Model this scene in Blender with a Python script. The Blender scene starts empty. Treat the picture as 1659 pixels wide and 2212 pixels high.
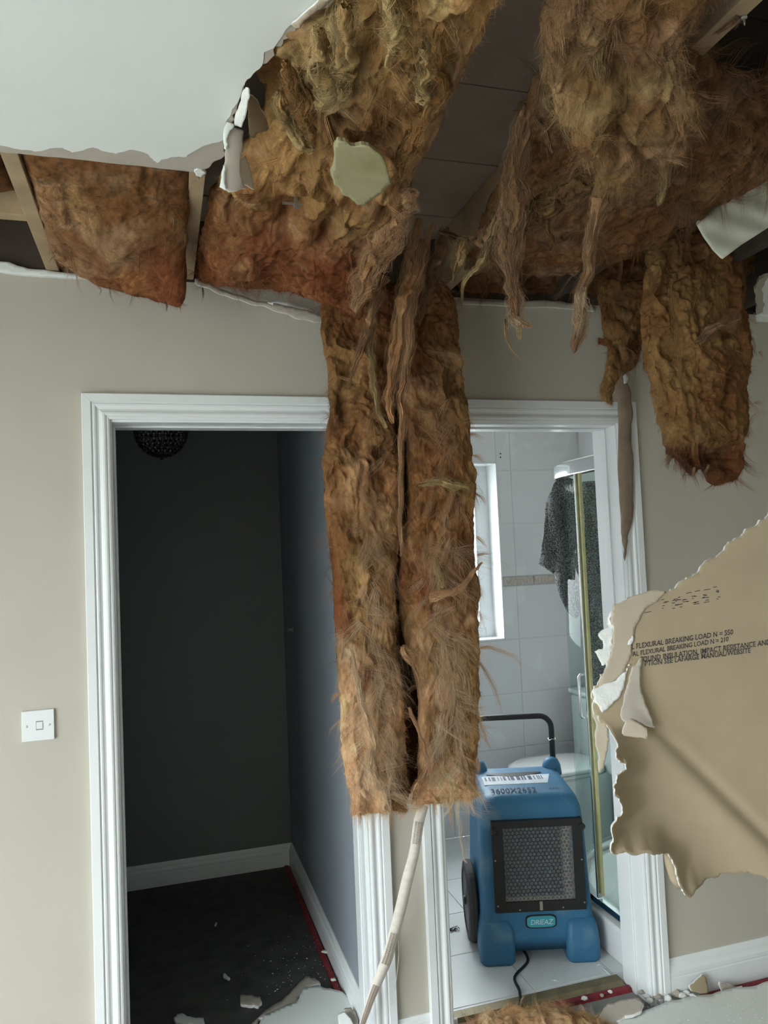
import bpy, bmesh, math, random
import numpy as np
from mathutils import Vector, Matrix

random.seed(7)
rng = np.random.default_rng(11)
scene = bpy.context.scene
col = scene.collection

# ------------------------------------------------------------------ camera
W_, H_ = 1659, 2212
F_ = 1643.02
CAM = np.array([.2139, -2.4139, 1.6384])
YAW, PIT, ROL = [math.radians(a) for a in (16.466, 2.9026, -2.4479)]
FW = np.array([math.sin(YAW) * math.cos(PIT), math.cos(YAW) * math.cos(PIT), math.sin(PIT)])
_r0 = np.array([math.cos(YAW), -math.sin(YAW), 0.0])
_u0 = np.cross(_r0, FW)
RT = math.cos(ROL) * _r0 + math.sin(ROL) * _u0
UP = -math.sin(ROL) * _r0 + math.cos(ROL) * _u0
cd = bpy.data.cameras.new('camera')
cd.sensor_fit = 'VERTICAL'
cd.sensor_height = 24.0
cd.lens = 24.0 * F_ / H_
cd.clip_start = .02
cam = bpy.data.objects.new('camera', cd)
col.objects.link(cam)
cam.matrix_world = Matrix(((RT[0], UP[0], -FW[0], CAM[0]), (RT[1], UP[1], -FW[1], CAM[1]),
                           (RT[2], UP[2], -FW[2], CAM[2]), (0, 0, 0, 1)))
scene.camera = cam

# ------------------------------------------------------------------ world, daylight, exposure
scene.view_settings.view_transform = 'Standard'
scene.view_settings.look = 'None'
scene.view_settings.gamma = 1.0
scene.view_settings.use_curve_mapping = False
scene.view_settings.exposure = 0.0
world = bpy.data.worlds.new('overcast_sky')
world.use_nodes = True
scene.world = world
wn, wl = world.node_tree.nodes, world.node_tree.links
bg = wn['Background']
bg.inputs['Color'].default_value = (.93, .975, 1.0, 1)
wt = wn.new('ShaderNodeTexCoord'); wx = wn.new('ShaderNodeSeparateXYZ')
wm = wn.new('ShaderNodeMath'); wm.operation = 'MULTIPLY_ADD'; wm.use_clamp = True; wm.inputs[1].default_value = .667; wm.inputs[2].default_value = .333   # overcast: brighter overhead
ws = wn.new('ShaderNodeMath'); ws.operation = 'MULTIPLY'; ws.inputs[1].default_value = 28.5
wl.new(wt.outputs['Generated'], wx.inputs[0]); wl.new(wx.outputs['Z'], wm.inputs[0]); wl.new(wm.outputs[0], ws.inputs[0]); wl.new(ws.outputs[0], bg.inputs['Strength'])
scene.cycles.max_bounces = 8
scene.cycles.diffuse_bounces = 5
scene.cycles.transmission_bounces = 8
scene.cycles.transparent_max_bounces = 12
scene.cycles.use_denoising = True
scene.cycles.sample_clamp_indirect = 6.0


def area_light(name, loc, target, sx, sy, power, color):
    ld = bpy.data.lights.new(name, 'AREA')
    ld.shape = 'RECTANGLE'
    ld.size, ld.size_y = sx, sy
    ld.energy = power
    ld.color = color
    o = bpy.data.objects.new(name, ld)
    col.objects.link(o)
    o.location = loc
    d = Vector(target) - Vector(loc)
    o.rotation_euler = d.to_track_quat('-Z', 'Y').to_euler()
    return o


# sky portals: daylight enters by the wide window in the left-hand wall and by the bathroom window
def portal(name, loc, target, sx, sy):
    o = area_light(name, loc, target, sx, sy, 1, (1, 1, 1)); o.data.cycles.is_portal = True; return o


portal('left_window_portal', (-2.21, -2.40, 1.09), (0, -2.40, 1.09), 3.0, 2.06)
portal('bathroom_window_portal', (1.6685, 1.93, 1.61), (1.6685, 0, 1.61), .93, 1.03)


# ------------------------------------------------------------------ helpers: pixel rays of the photograph to points in the room
def ray(x, y):
    return FW + RT * (x - W_ / 2) / F_ - UP * (y - H_ / 2) / F_


def on(x, y, ax, v):
    d = ray(x, y)
    return CAM + d * (v - CAM[ax]) / d[ax]


def PX(x, y, v): return on(x, y, 0, v)
def PY(x, y, v=0.0): return on(x, y, 1, v)
def PZ(x, y, v=0.0): return on(x, y, 2, v)


def onplane(x, y, p0, n):
    d = ray(x, y)
    n = np.array(n, float)
    return CAM + d * (((np.array(p0, float) - CAM) @ n) / (d @ n))


ORG = {}


def tag(o, label=None, cat=None, group=None, kind=None):
    if label: o['label'] = label
    if cat: o['category'] = cat
    if group: o['group'] = group
    if kind: o['kind'] = kind
    return o


def _link(name, data, origin, parent):
    o = bpy.data.objects.new(name, data)
    col.objects.link(o)
    origin = np.array(origin, float)
    if parent is not None:
        o.parent = parent
        o.location = origin - ORG[parent.name]
    else:
        o.location = origin
    ORG[o.name] = origin
    return o


def empty(name, loc, **kw):
    o = _link(name, None, loc, None)
    o.empty_display_size = .1
    return tag(o, **kw)


def mk(name, V, Fc, mat, parent=None, smooth=False, colors=None, origin=None, label=None, cat=None, group=None, kind=None):
    V = np.asarray(V, dtype=np.float64).reshape(-1, 3)
    if origin is None:
        if parent is None:
            lo, hi = V.min(0), V.max(0)
            origin = np.array([(lo[0] + hi[0]) / 2, (lo[1] + hi[1]) / 2, lo[2]])
        else:
            origin = ORG[parent.name]
    me = bpy.data.meshes.new(name)
    L = V - np.array(origin)
    if isinstance(Fc, np.ndarray) and Fc.ndim == 2:
        n, k = Fc.shape
        me.vertices.add(len(L)); me.vertices.foreach_set('co', L.astype(np.float32).ravel())
        me.loops.add(n * k); me.loops.foreach_set('vertex_index', Fc.astype(np.int32).ravel())
        me.polygons.add(n); me.polygons.foreach_set('loop_start', np.arange(0, n * k, k, dtype=np.int32))
        me.update(calc_edges=True)
    else:
        me.from_pydata([tuple(v) for v in L], [], [tuple(int(i) for i in f) for f in Fc])
        me.update()
    if colors is not None:
        a = me.color_attributes.new('Col', 'FLOAT_COLOR', 'POINT')
        c4 = np.ones((len(L), 4), np.float32); c4[:, :3] = np.clip(colors, 0, 1)
        a.data.foreach_set('color', c4.ravel())
    if mat is not None:
        me.materials.append(mat)
    if smooth:
        me.polygons.foreach_set('use_smooth', np.ones(len(me.polygons), bool))
    o = _link(name, me, origin, parent)
    return tag(o, label, cat, group, kind)


class MB:
    """collects simple solids into one mesh"""
    def __init__(s): s.v = []; s.f = []

    def add(s, V, Fc):
        b = len(s.v)
        s.v += [tuple(map(float, p)) for p in V]
        s.f += [tuple(b + i for i in f) for f in Fc]
        return s

    def box(s, lo, hi, R=None, t=None):
        x0, y0, z0 = lo; x1, y1, z1 = hi
        V = np.array([(x0, y0, z0), (x1, y0, z0), (x1, y1, z0), (x0, y1, z0), (x0, y0, z1), (x1, y0, z1), (x1, y1, z1), (x0, y1, z1)], float)
        if R is not None: V = V @ np.array(R).T
        if t is not None: V = V + np.array(t)
        return s.add(V, [(0, 3, 2, 1), (4, 5, 6, 7), (0, 1, 5, 4), (1, 2, 6, 5), (2, 3, 7, 6), (3, 0, 4, 7)])

    def prism(s, poly, ext):
        """poly: list of 3D points (planar), ext: extrusion vector"""
        n = len(poly); P = np.array(poly, float); Q = P + np.array(ext)
        Fs = [tuple(range(n))[::-1], tuple(range(n, 2 * n))]
        Fs += [(i, (i + 1) % n, n + (i + 1) % n, n + i) for i in range(n)]
        return s.add(np.vstack([P, Q]), Fs)

    def tube(s, pts, r, n=10, cap=True):
        pts = [np.array(p, float) for p in pts]
        m = len(pts)
        rr = r if hasattr(r, '__len__') else [r] * m
        V = []; prev = None
        for i in range(m):
            t = pts[min(i + 1, m - 1)] - pts[max(i - 1, 0)]
            t = t / (np.linalg.norm(t) + 1e-12)
            a = prev if prev is not None else (np.array([0, 0, 1.0]) if abs(t[2]) < .9 else np.array([1.0, 0, 0]))
            a = a - t * (a @ t); a /= np.linalg.norm(a); prev = a
            b = np.cross(t, a)
            for k in range(n):
                th = 2 * math.pi * k / n
                V.append(pts[i] + rr[i] * (math.cos(th) * a + math.sin(th) * b))
        Fs = []
        for i in range(m - 1):
            for k in range(n):
                k2 = (k + 1) % n
                Fs.append((i * n + k, i * n + k2, (i + 1) * n + k2, (i + 1) * n + k))
        if cap:
            Fs.append(tuple(range(n))[::-1]); Fs.append(tuple((m - 1) * n + k for k in range(n)))
        return s.add(V, Fs)

    def lathe(s, prof, axis0, axdir, n=24):
        """prof: (r, h) pairs along axis axdir from axis0"""
        ax = np.array(axdir, float); ax /= np.linalg.norm(ax)
        a = np.array([1.0, 0, 0]) if abs(ax[0]) < .9 else np.array([0, 1.0, 0])
        a = a - ax * (a @ ax); a /= np.linalg.norm(a); b = np.cross(ax, a)
        V = []
        for r, h in prof:
            for k in range(n):
                th = 2 * math.pi * k / n
                V.append(np.array(axis0) + ax * h + max(r, 1e-5) * (math.cos(th) * a + math.sin(th) * b))
        Fs = []
        for i in range(len(prof) - 1):
            for k in range(n):
                k2 = (k + 1) % n
                Fs.append((i * n + k, i * n + k2, (i + 1) * n + k2, (i + 1) * n + k))
        Fs.append(tuple(range(n))[::-1]); Fs.append(tuple((len(prof) - 1) * n + k for k in range(n)))
        return s.add(V, Fs)

    def build(s, name, mat, parent=None, smooth=False, bevel=0, seg=2, angle=.6, **kw):
        o = mk(name, s.v, s.f, mat, parent, smooth, **kw)
        bm = bmesh.new(); bm.from_mesh(o.data)
        bmesh.ops.recalc_face_normals(bm, faces=bm.faces); bm.to_mesh(o.data); bm.free()
        if bevel:
            m = o.modifiers.new('bevel', 'BEVEL'); m.width = bevel; m.segments = seg; m.limit_method = 'ANGLE'; m.angle_limit = angle
            o.data.polygons.foreach_set('use_smooth', np.ones(len(o.data.polygons), bool))
            w = o.modifiers.new('normals', 'WEIGHTED_NORMAL')
        return o


# ------------------------------------------------------------------ vector noise
def _h(ix, iy, iz, seed):
    h = (ix.astype(np.int64) * 374761393 + iy.astype(np.int64) * 668265263 + iz.astype(np.int64) * 1274126177 + seed * 974634777)
    h = (h ^ (h >> 13)) * 1274126177
    h = h ^ (h >> 16)
    return (h & 0xFFFFF) / float(0xFFFFF)


def vnoise(P, seed=0):
    i = np.floor(P).astype(np.int64); f = P - i
    f = f * f * f * (f * (f * 6 - 15) + 10)
    x, y, z = i[:, 0], i[:, 1], i[:, 2]
    fx, fy, fz = f[:, 0], f[:, 1], f[:, 2]
    def L(a, b, t): return a + (b - a) * t
    x00 = L(_h(x, y, z, seed), _h(x + 1, y, z, seed), fx); x10 = L(_h(x, y + 1, z, seed), _h(x + 1, y + 1, z, seed), fx)
    x01 = L(_h(x, y, z + 1, seed), _h(x + 1, y, z + 1, seed), fx); x11 = L(_h(x, y + 1, z + 1, seed), _h(x + 1, y + 1, z + 1, seed), fx)
    return L(L(x00, x10, fy), L(x01, x11, fy), fz)


def fbm(P, scale, octv=4, seed=0, gain=.5):
    P = np.asarray(P, float) * scale
    a, tot, out = 1.0, 0.0, np.zeros(len(P))
    for k in range(octv):
        out += a * (vnoise(P + 17.3 * k, seed + k) * 2 - 1); tot += a; a *= gain; P = P * 2.03
    return out / tot


def ridged(P, scale, octv=4, seed=0):
    P = np.asarray(P, float) * scale
    a, tot, out = 1.0, 0.0, np.zeros(len(P))
    for k in range(octv):
        out += a * (1 - np.abs(vnoise(P + 9.1 * k, seed + k) * 2 - 1)); tot += a; a *= .5; P = P * 2.1
    return out / tot


def vfbm(P, scale, octv=3, seed=0):
    return np.stack([fbm(P, scale, octv, seed + 31 * k) for k in range(3)], 1)


def rough_line(pts, amp, it=4, seed=1):
    """fractal subdivision of a 2D/3D polyline"""
    r = random.Random(seed)
    P = [np.array(p, float) for p in pts]
    for k in range(it):
        Q = [P[0]]
        for a, b in zip(P[:-1], P[1:]):
            m = (a + b) / 2
            d = b - a
            off = np.array([-d[1], d[0]] + [0] * (len(a) - 2))
            n = np.linalg.norm(off) + 1e-9
            m = m + off / n * r.uniform(-1, 1) * min(amp, n * .35)
            Q += [m, b]
        P = Q; amp *= .62
    return P


# ------------------------------------------------------------------ materials
def newmat(name):
    m = bpy.data.materials.new(name); m.use_nodes = True
    nt = m.node_tree
    return m, nt, nt.nodes['Principled BSDF']


def pmat(name, c, rough=.6, metal=0.0, var=.06, nscale=6.0, bump=0.0, bscale=80.0, spec=.5, c2=None, c2scale=3.0, c2lo=.45, c2hi=.6, coat=0):
    """paint-like procedural: base colour with gentle noise, optional second stain colour, optional fine bump"""
    m, nt, b = newmat(name)
    N, Lk = nt.nodes, nt.links
    tc = N.new('ShaderNodeTexCoord')
    no = N.new('ShaderNodeTexNoise'); no.inputs['Scale'].default_value = nscale; no.inputs['Detail'].default_value = 5
    Lk.new(tc.outputs['Object'], no.inputs['Vector'])
    r = N.new('ShaderNodeValToRGB')
    r.color_ramp.elements[0].position = .3; r.color_ramp.elements[1].position = .7
    r.color_ramp.elements[0].color = tuple(x * (1 - var) for x in c) + (1,)
    r.color_ramp.elements[1].color = tuple(min(1, x * (1 + var)) for x in c) + (1,)
    Lk.new(no.outputs['Fac'], r.inputs['Fac'])
    outc = r.outputs['Color']
    if c2 is not None:
        n2 = N.new('ShaderNodeTexNoise'); n2.inputs['Scale'].default_value = c2scale; n2.inputs['Detail'].default_value = 7
        Lk.new(tc.outputs['Object'], n2.inputs['Vector'])
        r2 = N.new('ShaderNodeValToRGB'); r2.color_ramp.elements[0].position = c2lo; r2.color_ramp.elements[1].position = c2hi
        Lk.new(n2.outputs['Fac'], r2.inputs['Fac'])
        mx = N.new('ShaderNodeMix'); mx.data_type = 'RGBA'
        Lk.new(r2.outputs['Color'], mx.inputs['Factor']); Lk.new(outc, mx.inputs[6]); mx.inputs[7].default_value = tuple(c2) + (1,)
        outc = mx.outputs[2]
    Lk.new(outc, b.inputs['Base Color'])
    b.inputs['Roughness'].default_value = rough
    b.inputs['Metallic'].default_value = metal
    b.inputs['Specular IOR Level'].default_value = spec
    b.inputs['Coat Weight'].default_value = coat
    if bump:
        nb = N.new('ShaderNodeTexNoise'); nb.inputs['Scale'].default_value = bscale; nb.inputs['Detail'].default_value = 4
        Lk.new(tc.outputs['Object'], nb.inputs['Vector'])
        bp = N.new('ShaderNodeBump'); bp.inputs['Strength'].default_value = bump; bp.inputs['Distance'].default_value = .004
        Lk.new(nb.outputs['Fac'], bp.inputs['Height']); Lk.new(bp.outputs['Normal'], b.inputs['Normal'])
    return m


def wool_mat(name, fibre=False):
    m, nt, b = newmat(name)
    N, Lk = nt.nodes, nt.links
    at = N.new('ShaderNodeAttribute'); at.attribute_name = 'Col'
    b.inputs['Roughness'].default_value = .75
    b.inputs['Specular IOR Level'].default_value = .12
    out = N['Material Output'] if 'Material Output' in N else [n for n in N if n.type == 'OUTPUT_MATERIAL'][0]
    tr = N.new('ShaderNodeBsdfTranslucent')
    ms = N.new('ShaderNodeMixShader'); ms.inputs[0].default_value = .35 if fibre else .12
    if fibre:
        Lk.new(at.outputs['Color'], b.inputs['Base Color']); Lk.new(at.outputs['Color'], tr.inputs['Color'])
        b.inputs['Specular IOR Level'].default_value = .25; b.inputs['Roughness'].default_value = .5
    else:
        tc = N.new('ShaderNodeTexCoord')
        mp = N.new('ShaderNodeMapping'); mp.inputs['Scale'].default_value = (1, 1, .35)
        Lk.new(tc.outputs['Object'], mp.inputs['Vector'])
        n1 = N.new('ShaderNodeTexNoise'); n1.inputs['Scale'].default_value = 55; n1.inputs['Detail'].default_value = 9; n1.inputs['Roughness'].default_value = .7; n1.inputs['Distortion'].default_value = 1.4
        n2 = N.new('ShaderNodeTexNoise'); n2.inputs['Scale'].default_value = 260; n2.inputs['Detail'].default_value = 6; n2.inputs['Distortion'].default_value = 2.0
        Lk.new(mp.outputs['Vector'], n1.inputs['Vector']); Lk.new(tc.outputs['Object'], n2.inputs['Vector'])
        ad = N.new('ShaderNodeMath'); ad.operation = 'MULTIPLY_ADD'; ad.inputs[1].default_value = .55
        Lk.new(n1.outputs['Fac'], ad.inputs[0])
        m2 = N.new('ShaderNodeMath'); m2.operation = 'MULTIPLY'; m2.inputs[1].default_value = .45
        Lk.new(n2.outputs['Fac'], m2.inputs[0]); Lk.new(m2.outputs[0], ad.inputs[2])
        r = N.new('ShaderNodeValToRGB'); e = r.color_ramp.elements
        e[0].position = .33; e[0].color = (.60, .55, .50, 1); e[1].position = .67; e[1].color = (1.38, 1.36, 1.32, 1)
        Lk.new(ad.outputs[0], r.inputs['Fac'])
        mx = N.new('ShaderNodeMix'); mx.data_type = 'RGBA'; mx.blend_type = 'MULTIPLY'; mx.inputs['Factor'].default_value = 1
        Lk.new(at.outputs['Color'], mx.inputs[6]); Lk.new(r.outputs['Color'], mx.inputs[7])
        Lk.new(mx.outputs[2], b.inputs['Base Color']); Lk.new(mx.outputs[2], tr.inputs['Color'])
        bp = N.new('ShaderNodeBump'); bp.inputs['Strength'].default_value = .5; bp.inputs['Distance'].default_value = .004
        Lk.new(ad.outputs[0], bp.inputs['Height']); Lk.new(bp.outputs['Normal'], b.inputs['Normal'])
    Lk.new(b.outputs[0], ms.inputs[1]); Lk.new(tr.outputs[0], ms.inputs[2]); Lk.new(ms.outputs[0], out.inputs['Surface'])
    return m


M = {}
M['wall'] = pmat('beige_wall_paint', (.50, .462, .395), .75, var=.02, bump=.06, bscale=120)
M['ceil'] = pmat('white_ceiling_paint', (.80, .83, .80), .8, var=.015, bump=.04)
M['white'] = pmat('white_gloss_trim', (.80, .82, .83), .32, var=.02, nscale=4)
M['plastic'] = pmat('white_plastic', (.78, .79, .80), .3, var=.01)
M['paper'] = pmat('tan_board_paper', (.50, .42, .325), .85, var=.06, nscale=14, bump=.1, bscale=200)
M['paper_d'] = pmat('grey_tan_board_paper', (.46, .41, .35), .85, var=.05, nscale=14, bump=.1, bscale=200)
M['gyp'] = pmat('gypsum_core', (.80, .80, .78), .95, var=.08, nscale=40, bump=.4, bscale=160)
M['kraft'] = pmat('kraft_board_back', (.40, .318, .212), .8, var=.05, nscale=9, bump=.06, bscale=260)
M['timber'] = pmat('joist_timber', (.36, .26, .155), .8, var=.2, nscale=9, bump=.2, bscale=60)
M['void_shade_timber'] = pmat('void_shade_timber', (.045, .032, .022), .85, var=.2, nscale=9)  # shade of the unlit void put into the timber colour
M['deck'] = pmat('grey_deck_board', (.38, .305, .25), .9, var=.08, nscale=12, bump=.3, bscale=120)
M['slate_lit'] = pmat('slate_wall_paint_lit', (.27, .30, .335), .6, var=.03, bump=.05, bscale=120)  # same slate paint, lightened to carry the daylight on the side wall
M['slate'] = pmat('slate_wall_paint', (.185, .194, .196), .6, var=.03, bump=.05, bscale=120)
M['concrete'] = pmat('dark_screed', (.070, .070, .066), .8, var=.3, nscale=14, bump=.2, bscale=60)
M['carpet'] = pmat('main_floor_screed', (.24, .235, .225), .9, var=.15, nscale=14)
M['tile'] = pmat('bath_wall_tile', (.76, .745, .755), .22, var=.02, nscale=3, c2=(.81, .80, .805), c2scale=4.5, c2lo=.56, c2hi=.6)
M['grout'] = pmat('grout', (.84, .83, .84), .8)
M['ftile'] = pmat('floor_tile', (.74, .755, .76), .3, var=.04, nscale=6)
M['fgrout'] = pmat('floor_grout', (.10, .10, .10), .9)
M['border'] = pmat('border_tile', (.52, .47, .43), .5, var=.2, nscale=60)
M['border_in'] = pmat('border_tile_inlay', (.56, .47, .41), .5, var=.25, nscale=90)
M['chrome'] = pmat('chrome', (.86, .87, .88), .12, 1.0, var=.01)
M['steel'] = pmat('dull_steel', (.55, .53, .5), .4, 1.0, var=.1)
M['seal'] = pmat('yellowed_seal', (.70, .62, .33), .45, var=.1, nscale=30)
M['ceramic'] = pmat('white_ceramic', (.82, .82, .82), .1, var=.01, coat=.3)
M['blue'] = pmat('blue_polyethylene', (.035, .155, .29), .5, var=.1, nscale=10, c2=(.16, .28, .36), c2scale=7, c2lo=.56, c2hi=.78)
M['badge'] = pmat('turquoise_badge', (.06, .36, .45), .35, var=.03)
M['black'] = pmat('black_plastic', (.018, .018, .018), .45, var=.1)
M['rubber'] = pmat('dusty_rubber', (.05, .05, .05), .8, var=.3, nscale=20)
M['filter'] = pmat('dusty_grey_filter', (.13, .145, .155), .9, var=.35, nscale=90, bump=.6, bscale=140)
M['mesh'] = pmat('grille_mesh_metal', (.05, .052, .054), .45, .4, var=.2)
M['dusty'] = pmat('dusty_grille_rim', (.30, .26, .20), .8, var=.2, nscale=50)
M['ink'] = pmat('black_print_ink', (.03, .03, .04), .8)
M['badgetext'] = pmat('pale_badge_lettering', (.62, .72, .74), .5)
M['label'] = pmat('worn_white_label', (.62, .68, .74), .5, var=.12, nscale=40)
M['labelink'] = pmat('label_navy_print', (.03, .03, .10), .5)
M['red'] = pmat('red_stained_gripper', (.22, .016, .024), .6, var=.35, nscale=40)
M['brass'] = pmat('dirty_brass_threshold', (.22, .18, .10), .5, .3, var=.25, nscale=20)
M['cable'] = pmat('black_cable', (.015, .015, .015), .5)
M['tape'] = pmat('paper_joint_tape', (.70, .64, .58), .85, var=.1, nscale=60)
M['scrim'] = pmat('white_scrim_mesh', (.78, .78, .78), .8)
M['bead'] = pmat('glass_bead_amber', (.05, .045, .035), .2, .3, var=.3, nscale=40)
M['wool'] = wool_mat('mineral_wool')
M['fibre'] = wool_mat('mineral_wool_fibre', True)


def glass_mat(name, c, rough=0.0):
    m, nt, b = newmat(name)
    N, Lk = nt.nodes, nt.links
    out = [n for n in N if n.type == 'OUTPUT_MATERIAL'][0]
    tr = N.new('ShaderNodeBsdfTransparent'); tr.inputs['Color'].default_value = tuple(c) + (1,)
    gl = N.new('ShaderNodeBsdfGlossy'); gl.inputs['Roughness'].default_value = .03 + rough
    lw = N.new('ShaderNodeLayerWeight'); lw.inputs['Blend'].default_value = .5
    pw = N.new('ShaderNodeMath'); pw.operation = 'POWER'; pw.inputs[1].default_value = 4.0
    fr = N.new('ShaderNodeMath'); fr.operation = 'MULTIPLY_ADD'; fr.inputs[1].default_value = .12; fr.inputs[2].default_value = .02
    Lk.new(lw.outputs['Facing'], pw.inputs[0]); Lk.new(pw.outputs[0], fr.inputs[0])
    mx = N.new('ShaderNodeMixShader')
    Lk.new(fr.outputs[0], mx.inputs[0]); Lk.new(tr.outputs[0], mx.inputs[1]); Lk.new(gl.outputs[0], mx.inputs[2])
    Lk.new(mx.outputs[0], out.inputs['Surface'])
    return m


M['glass'] = glass_mat('shower_glass', (.90, .95, .94))
M['ground'] = pmat('paving', (.30, .30, .28), .9, var=.2)
M['brownpaper'] = pmat('brown_torn_paper', (.27, .20, .145), .9, var=.15, nscale=30, bump=.3)
M['olive'] = pmat('damp_olive_board_paper', (.40, .365, .215), .55, var=.1, nscale=18, bump=.1, bscale=90, c2=(.30, .27, .13), c2scale=8, c2lo=.5, c2hi=.7)
M['offwhite'] = pmat('off_white_paper', (.60, .61, .50), .8, var=.05, nscale=20)
M['pane'] = glass_mat('window_glass', (.95, .97, .97))


def cloth_mat():
    m, nt, b = newmat('grey_patterned_cloth')
    N, Lk = nt.nodes, nt.links
    tc = N.new('ShaderNodeTexCoord')
    v = N.new('ShaderNodeTexNoise'); v.inputs['Scale'].default_value = 170; v.inputs['Detail'].default_value = 2
    Lk.new(tc.outputs['Object'], v.inputs['Vector'])
    r = N.new('ShaderNodeValToRGB'); e = r.color_ramp.elements
    e[0].position = .44; e[0].color = (.085, .085, .09, 1); e[1].position = .56; e[1].color = (.40, .40, .41, 1)
    Lk.new(v.outputs['Fac'], r.inputs['Fac']); Lk.new(r.outputs['Color'], b.inputs['Base Color'])
    b.inputs['Roughness'].default_value = .9; b.inputs['Specular IOR Level'].default_value = .1
    return m


M['cloth'] = cloth_mat()


def struct(o):
    o['kind'] = 'structure'; return o


def wall_holes(name, mat, axis, at, thick, u0, u1, z0, z1, holes):
    """wall slab normal to axis ('x' or 'y'), with rectangular holes (u0,u1,z0,z1); built as one clean mesh of blocks"""
    us = sorted({u0, u1, *[h[0] for h in holes], *[h[1] for h in holes]})
    zs = sorted({z0, z1, *[h[2] for h in holes], *[h[3] for h in holes]})
    bm = bmesh.new(); vd = {}
    def vert(u, z, d):
        k = (round(u, 5), round(z, 5), d)
        if k not in vd:
            p = (u, at + d * thick, z) if axis == 'y' else (at + d * thick, u, z)
            vd[k] = bm.verts.new(p)
        return vd[k]
    def solid(i, j):
        if i < 0 or j < 0 or i >= len(us) - 1 or j >= len(zs) - 1: return False
        cu, cz = (us[i] + us[i + 1]) / 2, (zs[j] + zs[j + 1]) / 2
        return not any(h[0] < cu < h[1] and h[2] < cz < h[3] for h in holes)
    for i in range(len(us) - 1):
        for j in range(len(zs) - 1):
            if not solid(i, j): continue
            a, b_, c_, d_ = (us[i], zs[j]), (us[i + 1], zs[j]), (us[i + 1], zs[j + 1]), (us[i], zs[j + 1])
            for d in (0, 1): bm.faces.new([vert(*p, d) for p in (a, b_, c_, d_)])
            for (p, q, di, dj) in ((a, b_, 0, -1), (b_, c_, 1, 0), (c_, d_, 0, 1), (d_, a, -1, 0)):
                if not solid(i + di, j + dj): bm.faces.new([vert(*p, 0), vert(*q, 0), vert(*q, 1), vert(*p, 1)])
    bmesh.ops.recalc_face_normals(bm, faces=bm.faces)
    V = [v.co[:] for v in bm.verts]; bm.verts.index_update(); Fs = [[v.index for v in f.verts] for f in bm.faces]; bm.free()
    return struct(mk(name, V, Fs, mat))

# ================================================================== THE SETTING
HT = 2.50
XL, XR, YB = -2.00, 3.30, -4.40
D1 = (0.0, .8965); D2 = (1.0089, 1.9052)      # architrave outer edges of the two doorways
HC = 2.145; CW = .0777; WT = .15
wall_holes('wall_front', M['wall'], 'y', 0.0, WT, XL - .1, XR + .1, 0, HT + .005,
           [(D1[0] + .055, D1[1] - .055, -.001, 2.085), (D2[0] + .055, D2[1] - .055, -.001, 2.085)])
wall_holes('wall_back', M['wall'], 'y', YB - .2, .2, XL - .1, XR + .1, 0, 2.75, [])
wall_holes('wall_left', M['wall'], 'x', XL - .2, .2, YB, .15, 0, 2.75, [(-3.90, -.90, .06, 2.12)])
struct(MB().box((XR, YB, 0), (XR + .1, 0, 2.75)).build('wall_right', M['wall']))
struct(MB().box((XL, YB, -.08), (XR, .155, 0)).build('floor', M['carpet']))
# timber wall plate in the roof void over the wall
struct(MB().box((XL, .0, HT + .005), (XR, .15, 2.74)).build('trim_1', M['void_shade_timber']))

# the wide window in the left wall
w3 = struct(empty('window_2', (XL - .1, -2.40, .06)))
b = MB()
for lo, hi in (((-3.90, .06), (-3.83, 2.12)), ((-.97, .06), (-.90, 2.12)), ((-3.83, .06), (-.97, .13)), ((-3.83, 2.05), (-.97, 2.12)), ((-2.43, .13), (-2.37, 2.05))):
    b.box((XL - .13, lo[0], lo[1]), (XL - .06, hi[0], hi[1]))
b.build('window_frame', M['white'], w3)
for y0, y1 in ((-3.83, -2.43), (-2.37, -.97)):
    MB().box((XL - .1, y0, .13), (XL - .092, y1, 2.05)).build('pane', M['pane'], w3)

struct(MB().box((-14, -14, -.30), (14, 14, -.10)).build('ground', M['ground']))
# store room on the left
struct(MB().box((-1.0, 1.70, 0), (.90, 1.80, 2.5)).build('wall_store_back', M['slate']))
struct(MB().box((-1.0, .15, 0), (-.90, 1.70, 2.5)).build('wall_store_left', M['slate']))
struct(MB().box((.84, .15, 0), (.90, 1.70, 2.5)).build('wall_store_right', M['slate_lit']))
struct(MB().box((-1.0, .15, 2.5), (.90, 1.80, 2.55)).build('ceiling_store', M['ceil']))
struct(MB().box((-1.0, .156, -.08), (.90, 1.72, 0)).build('floor_store', M['concrete']))

# bathroom on the right
BX0, BX1, BY = .96, 2.69, 1.708
WX0, WX1, WZ0, WZ1 = 1.20, 2.137, 1.09, 2.13
wb = wall_holes('wall_bathroom_back', M['grout'], 'y', BY, .22, .90, BX1 + .15, 0, 2.5, [(WX0, WX1, WZ0, WZ1)])
wr = struct(MB().box((BX1 + .008, .15, 0), (BX1 + .12, BY, 2.5)).build('wall_bathroom_right', M['grout']))
struct(MB().box((.90, .15, 0), (BX0, BY, 2.5)).build('wall_bathroom_left', M['tile']))
struct(MB().box((.90, .15, 2.5), (BX1 + .1, BY + .2, 2.55)).build('ceiling_bathroom', M['ceil']))
fb = struct(MB().box((.90, .156, -.08), (BX1 + .1, BY + .01, -.006)).build('floor_bathroom', M['fgrout']))


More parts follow.
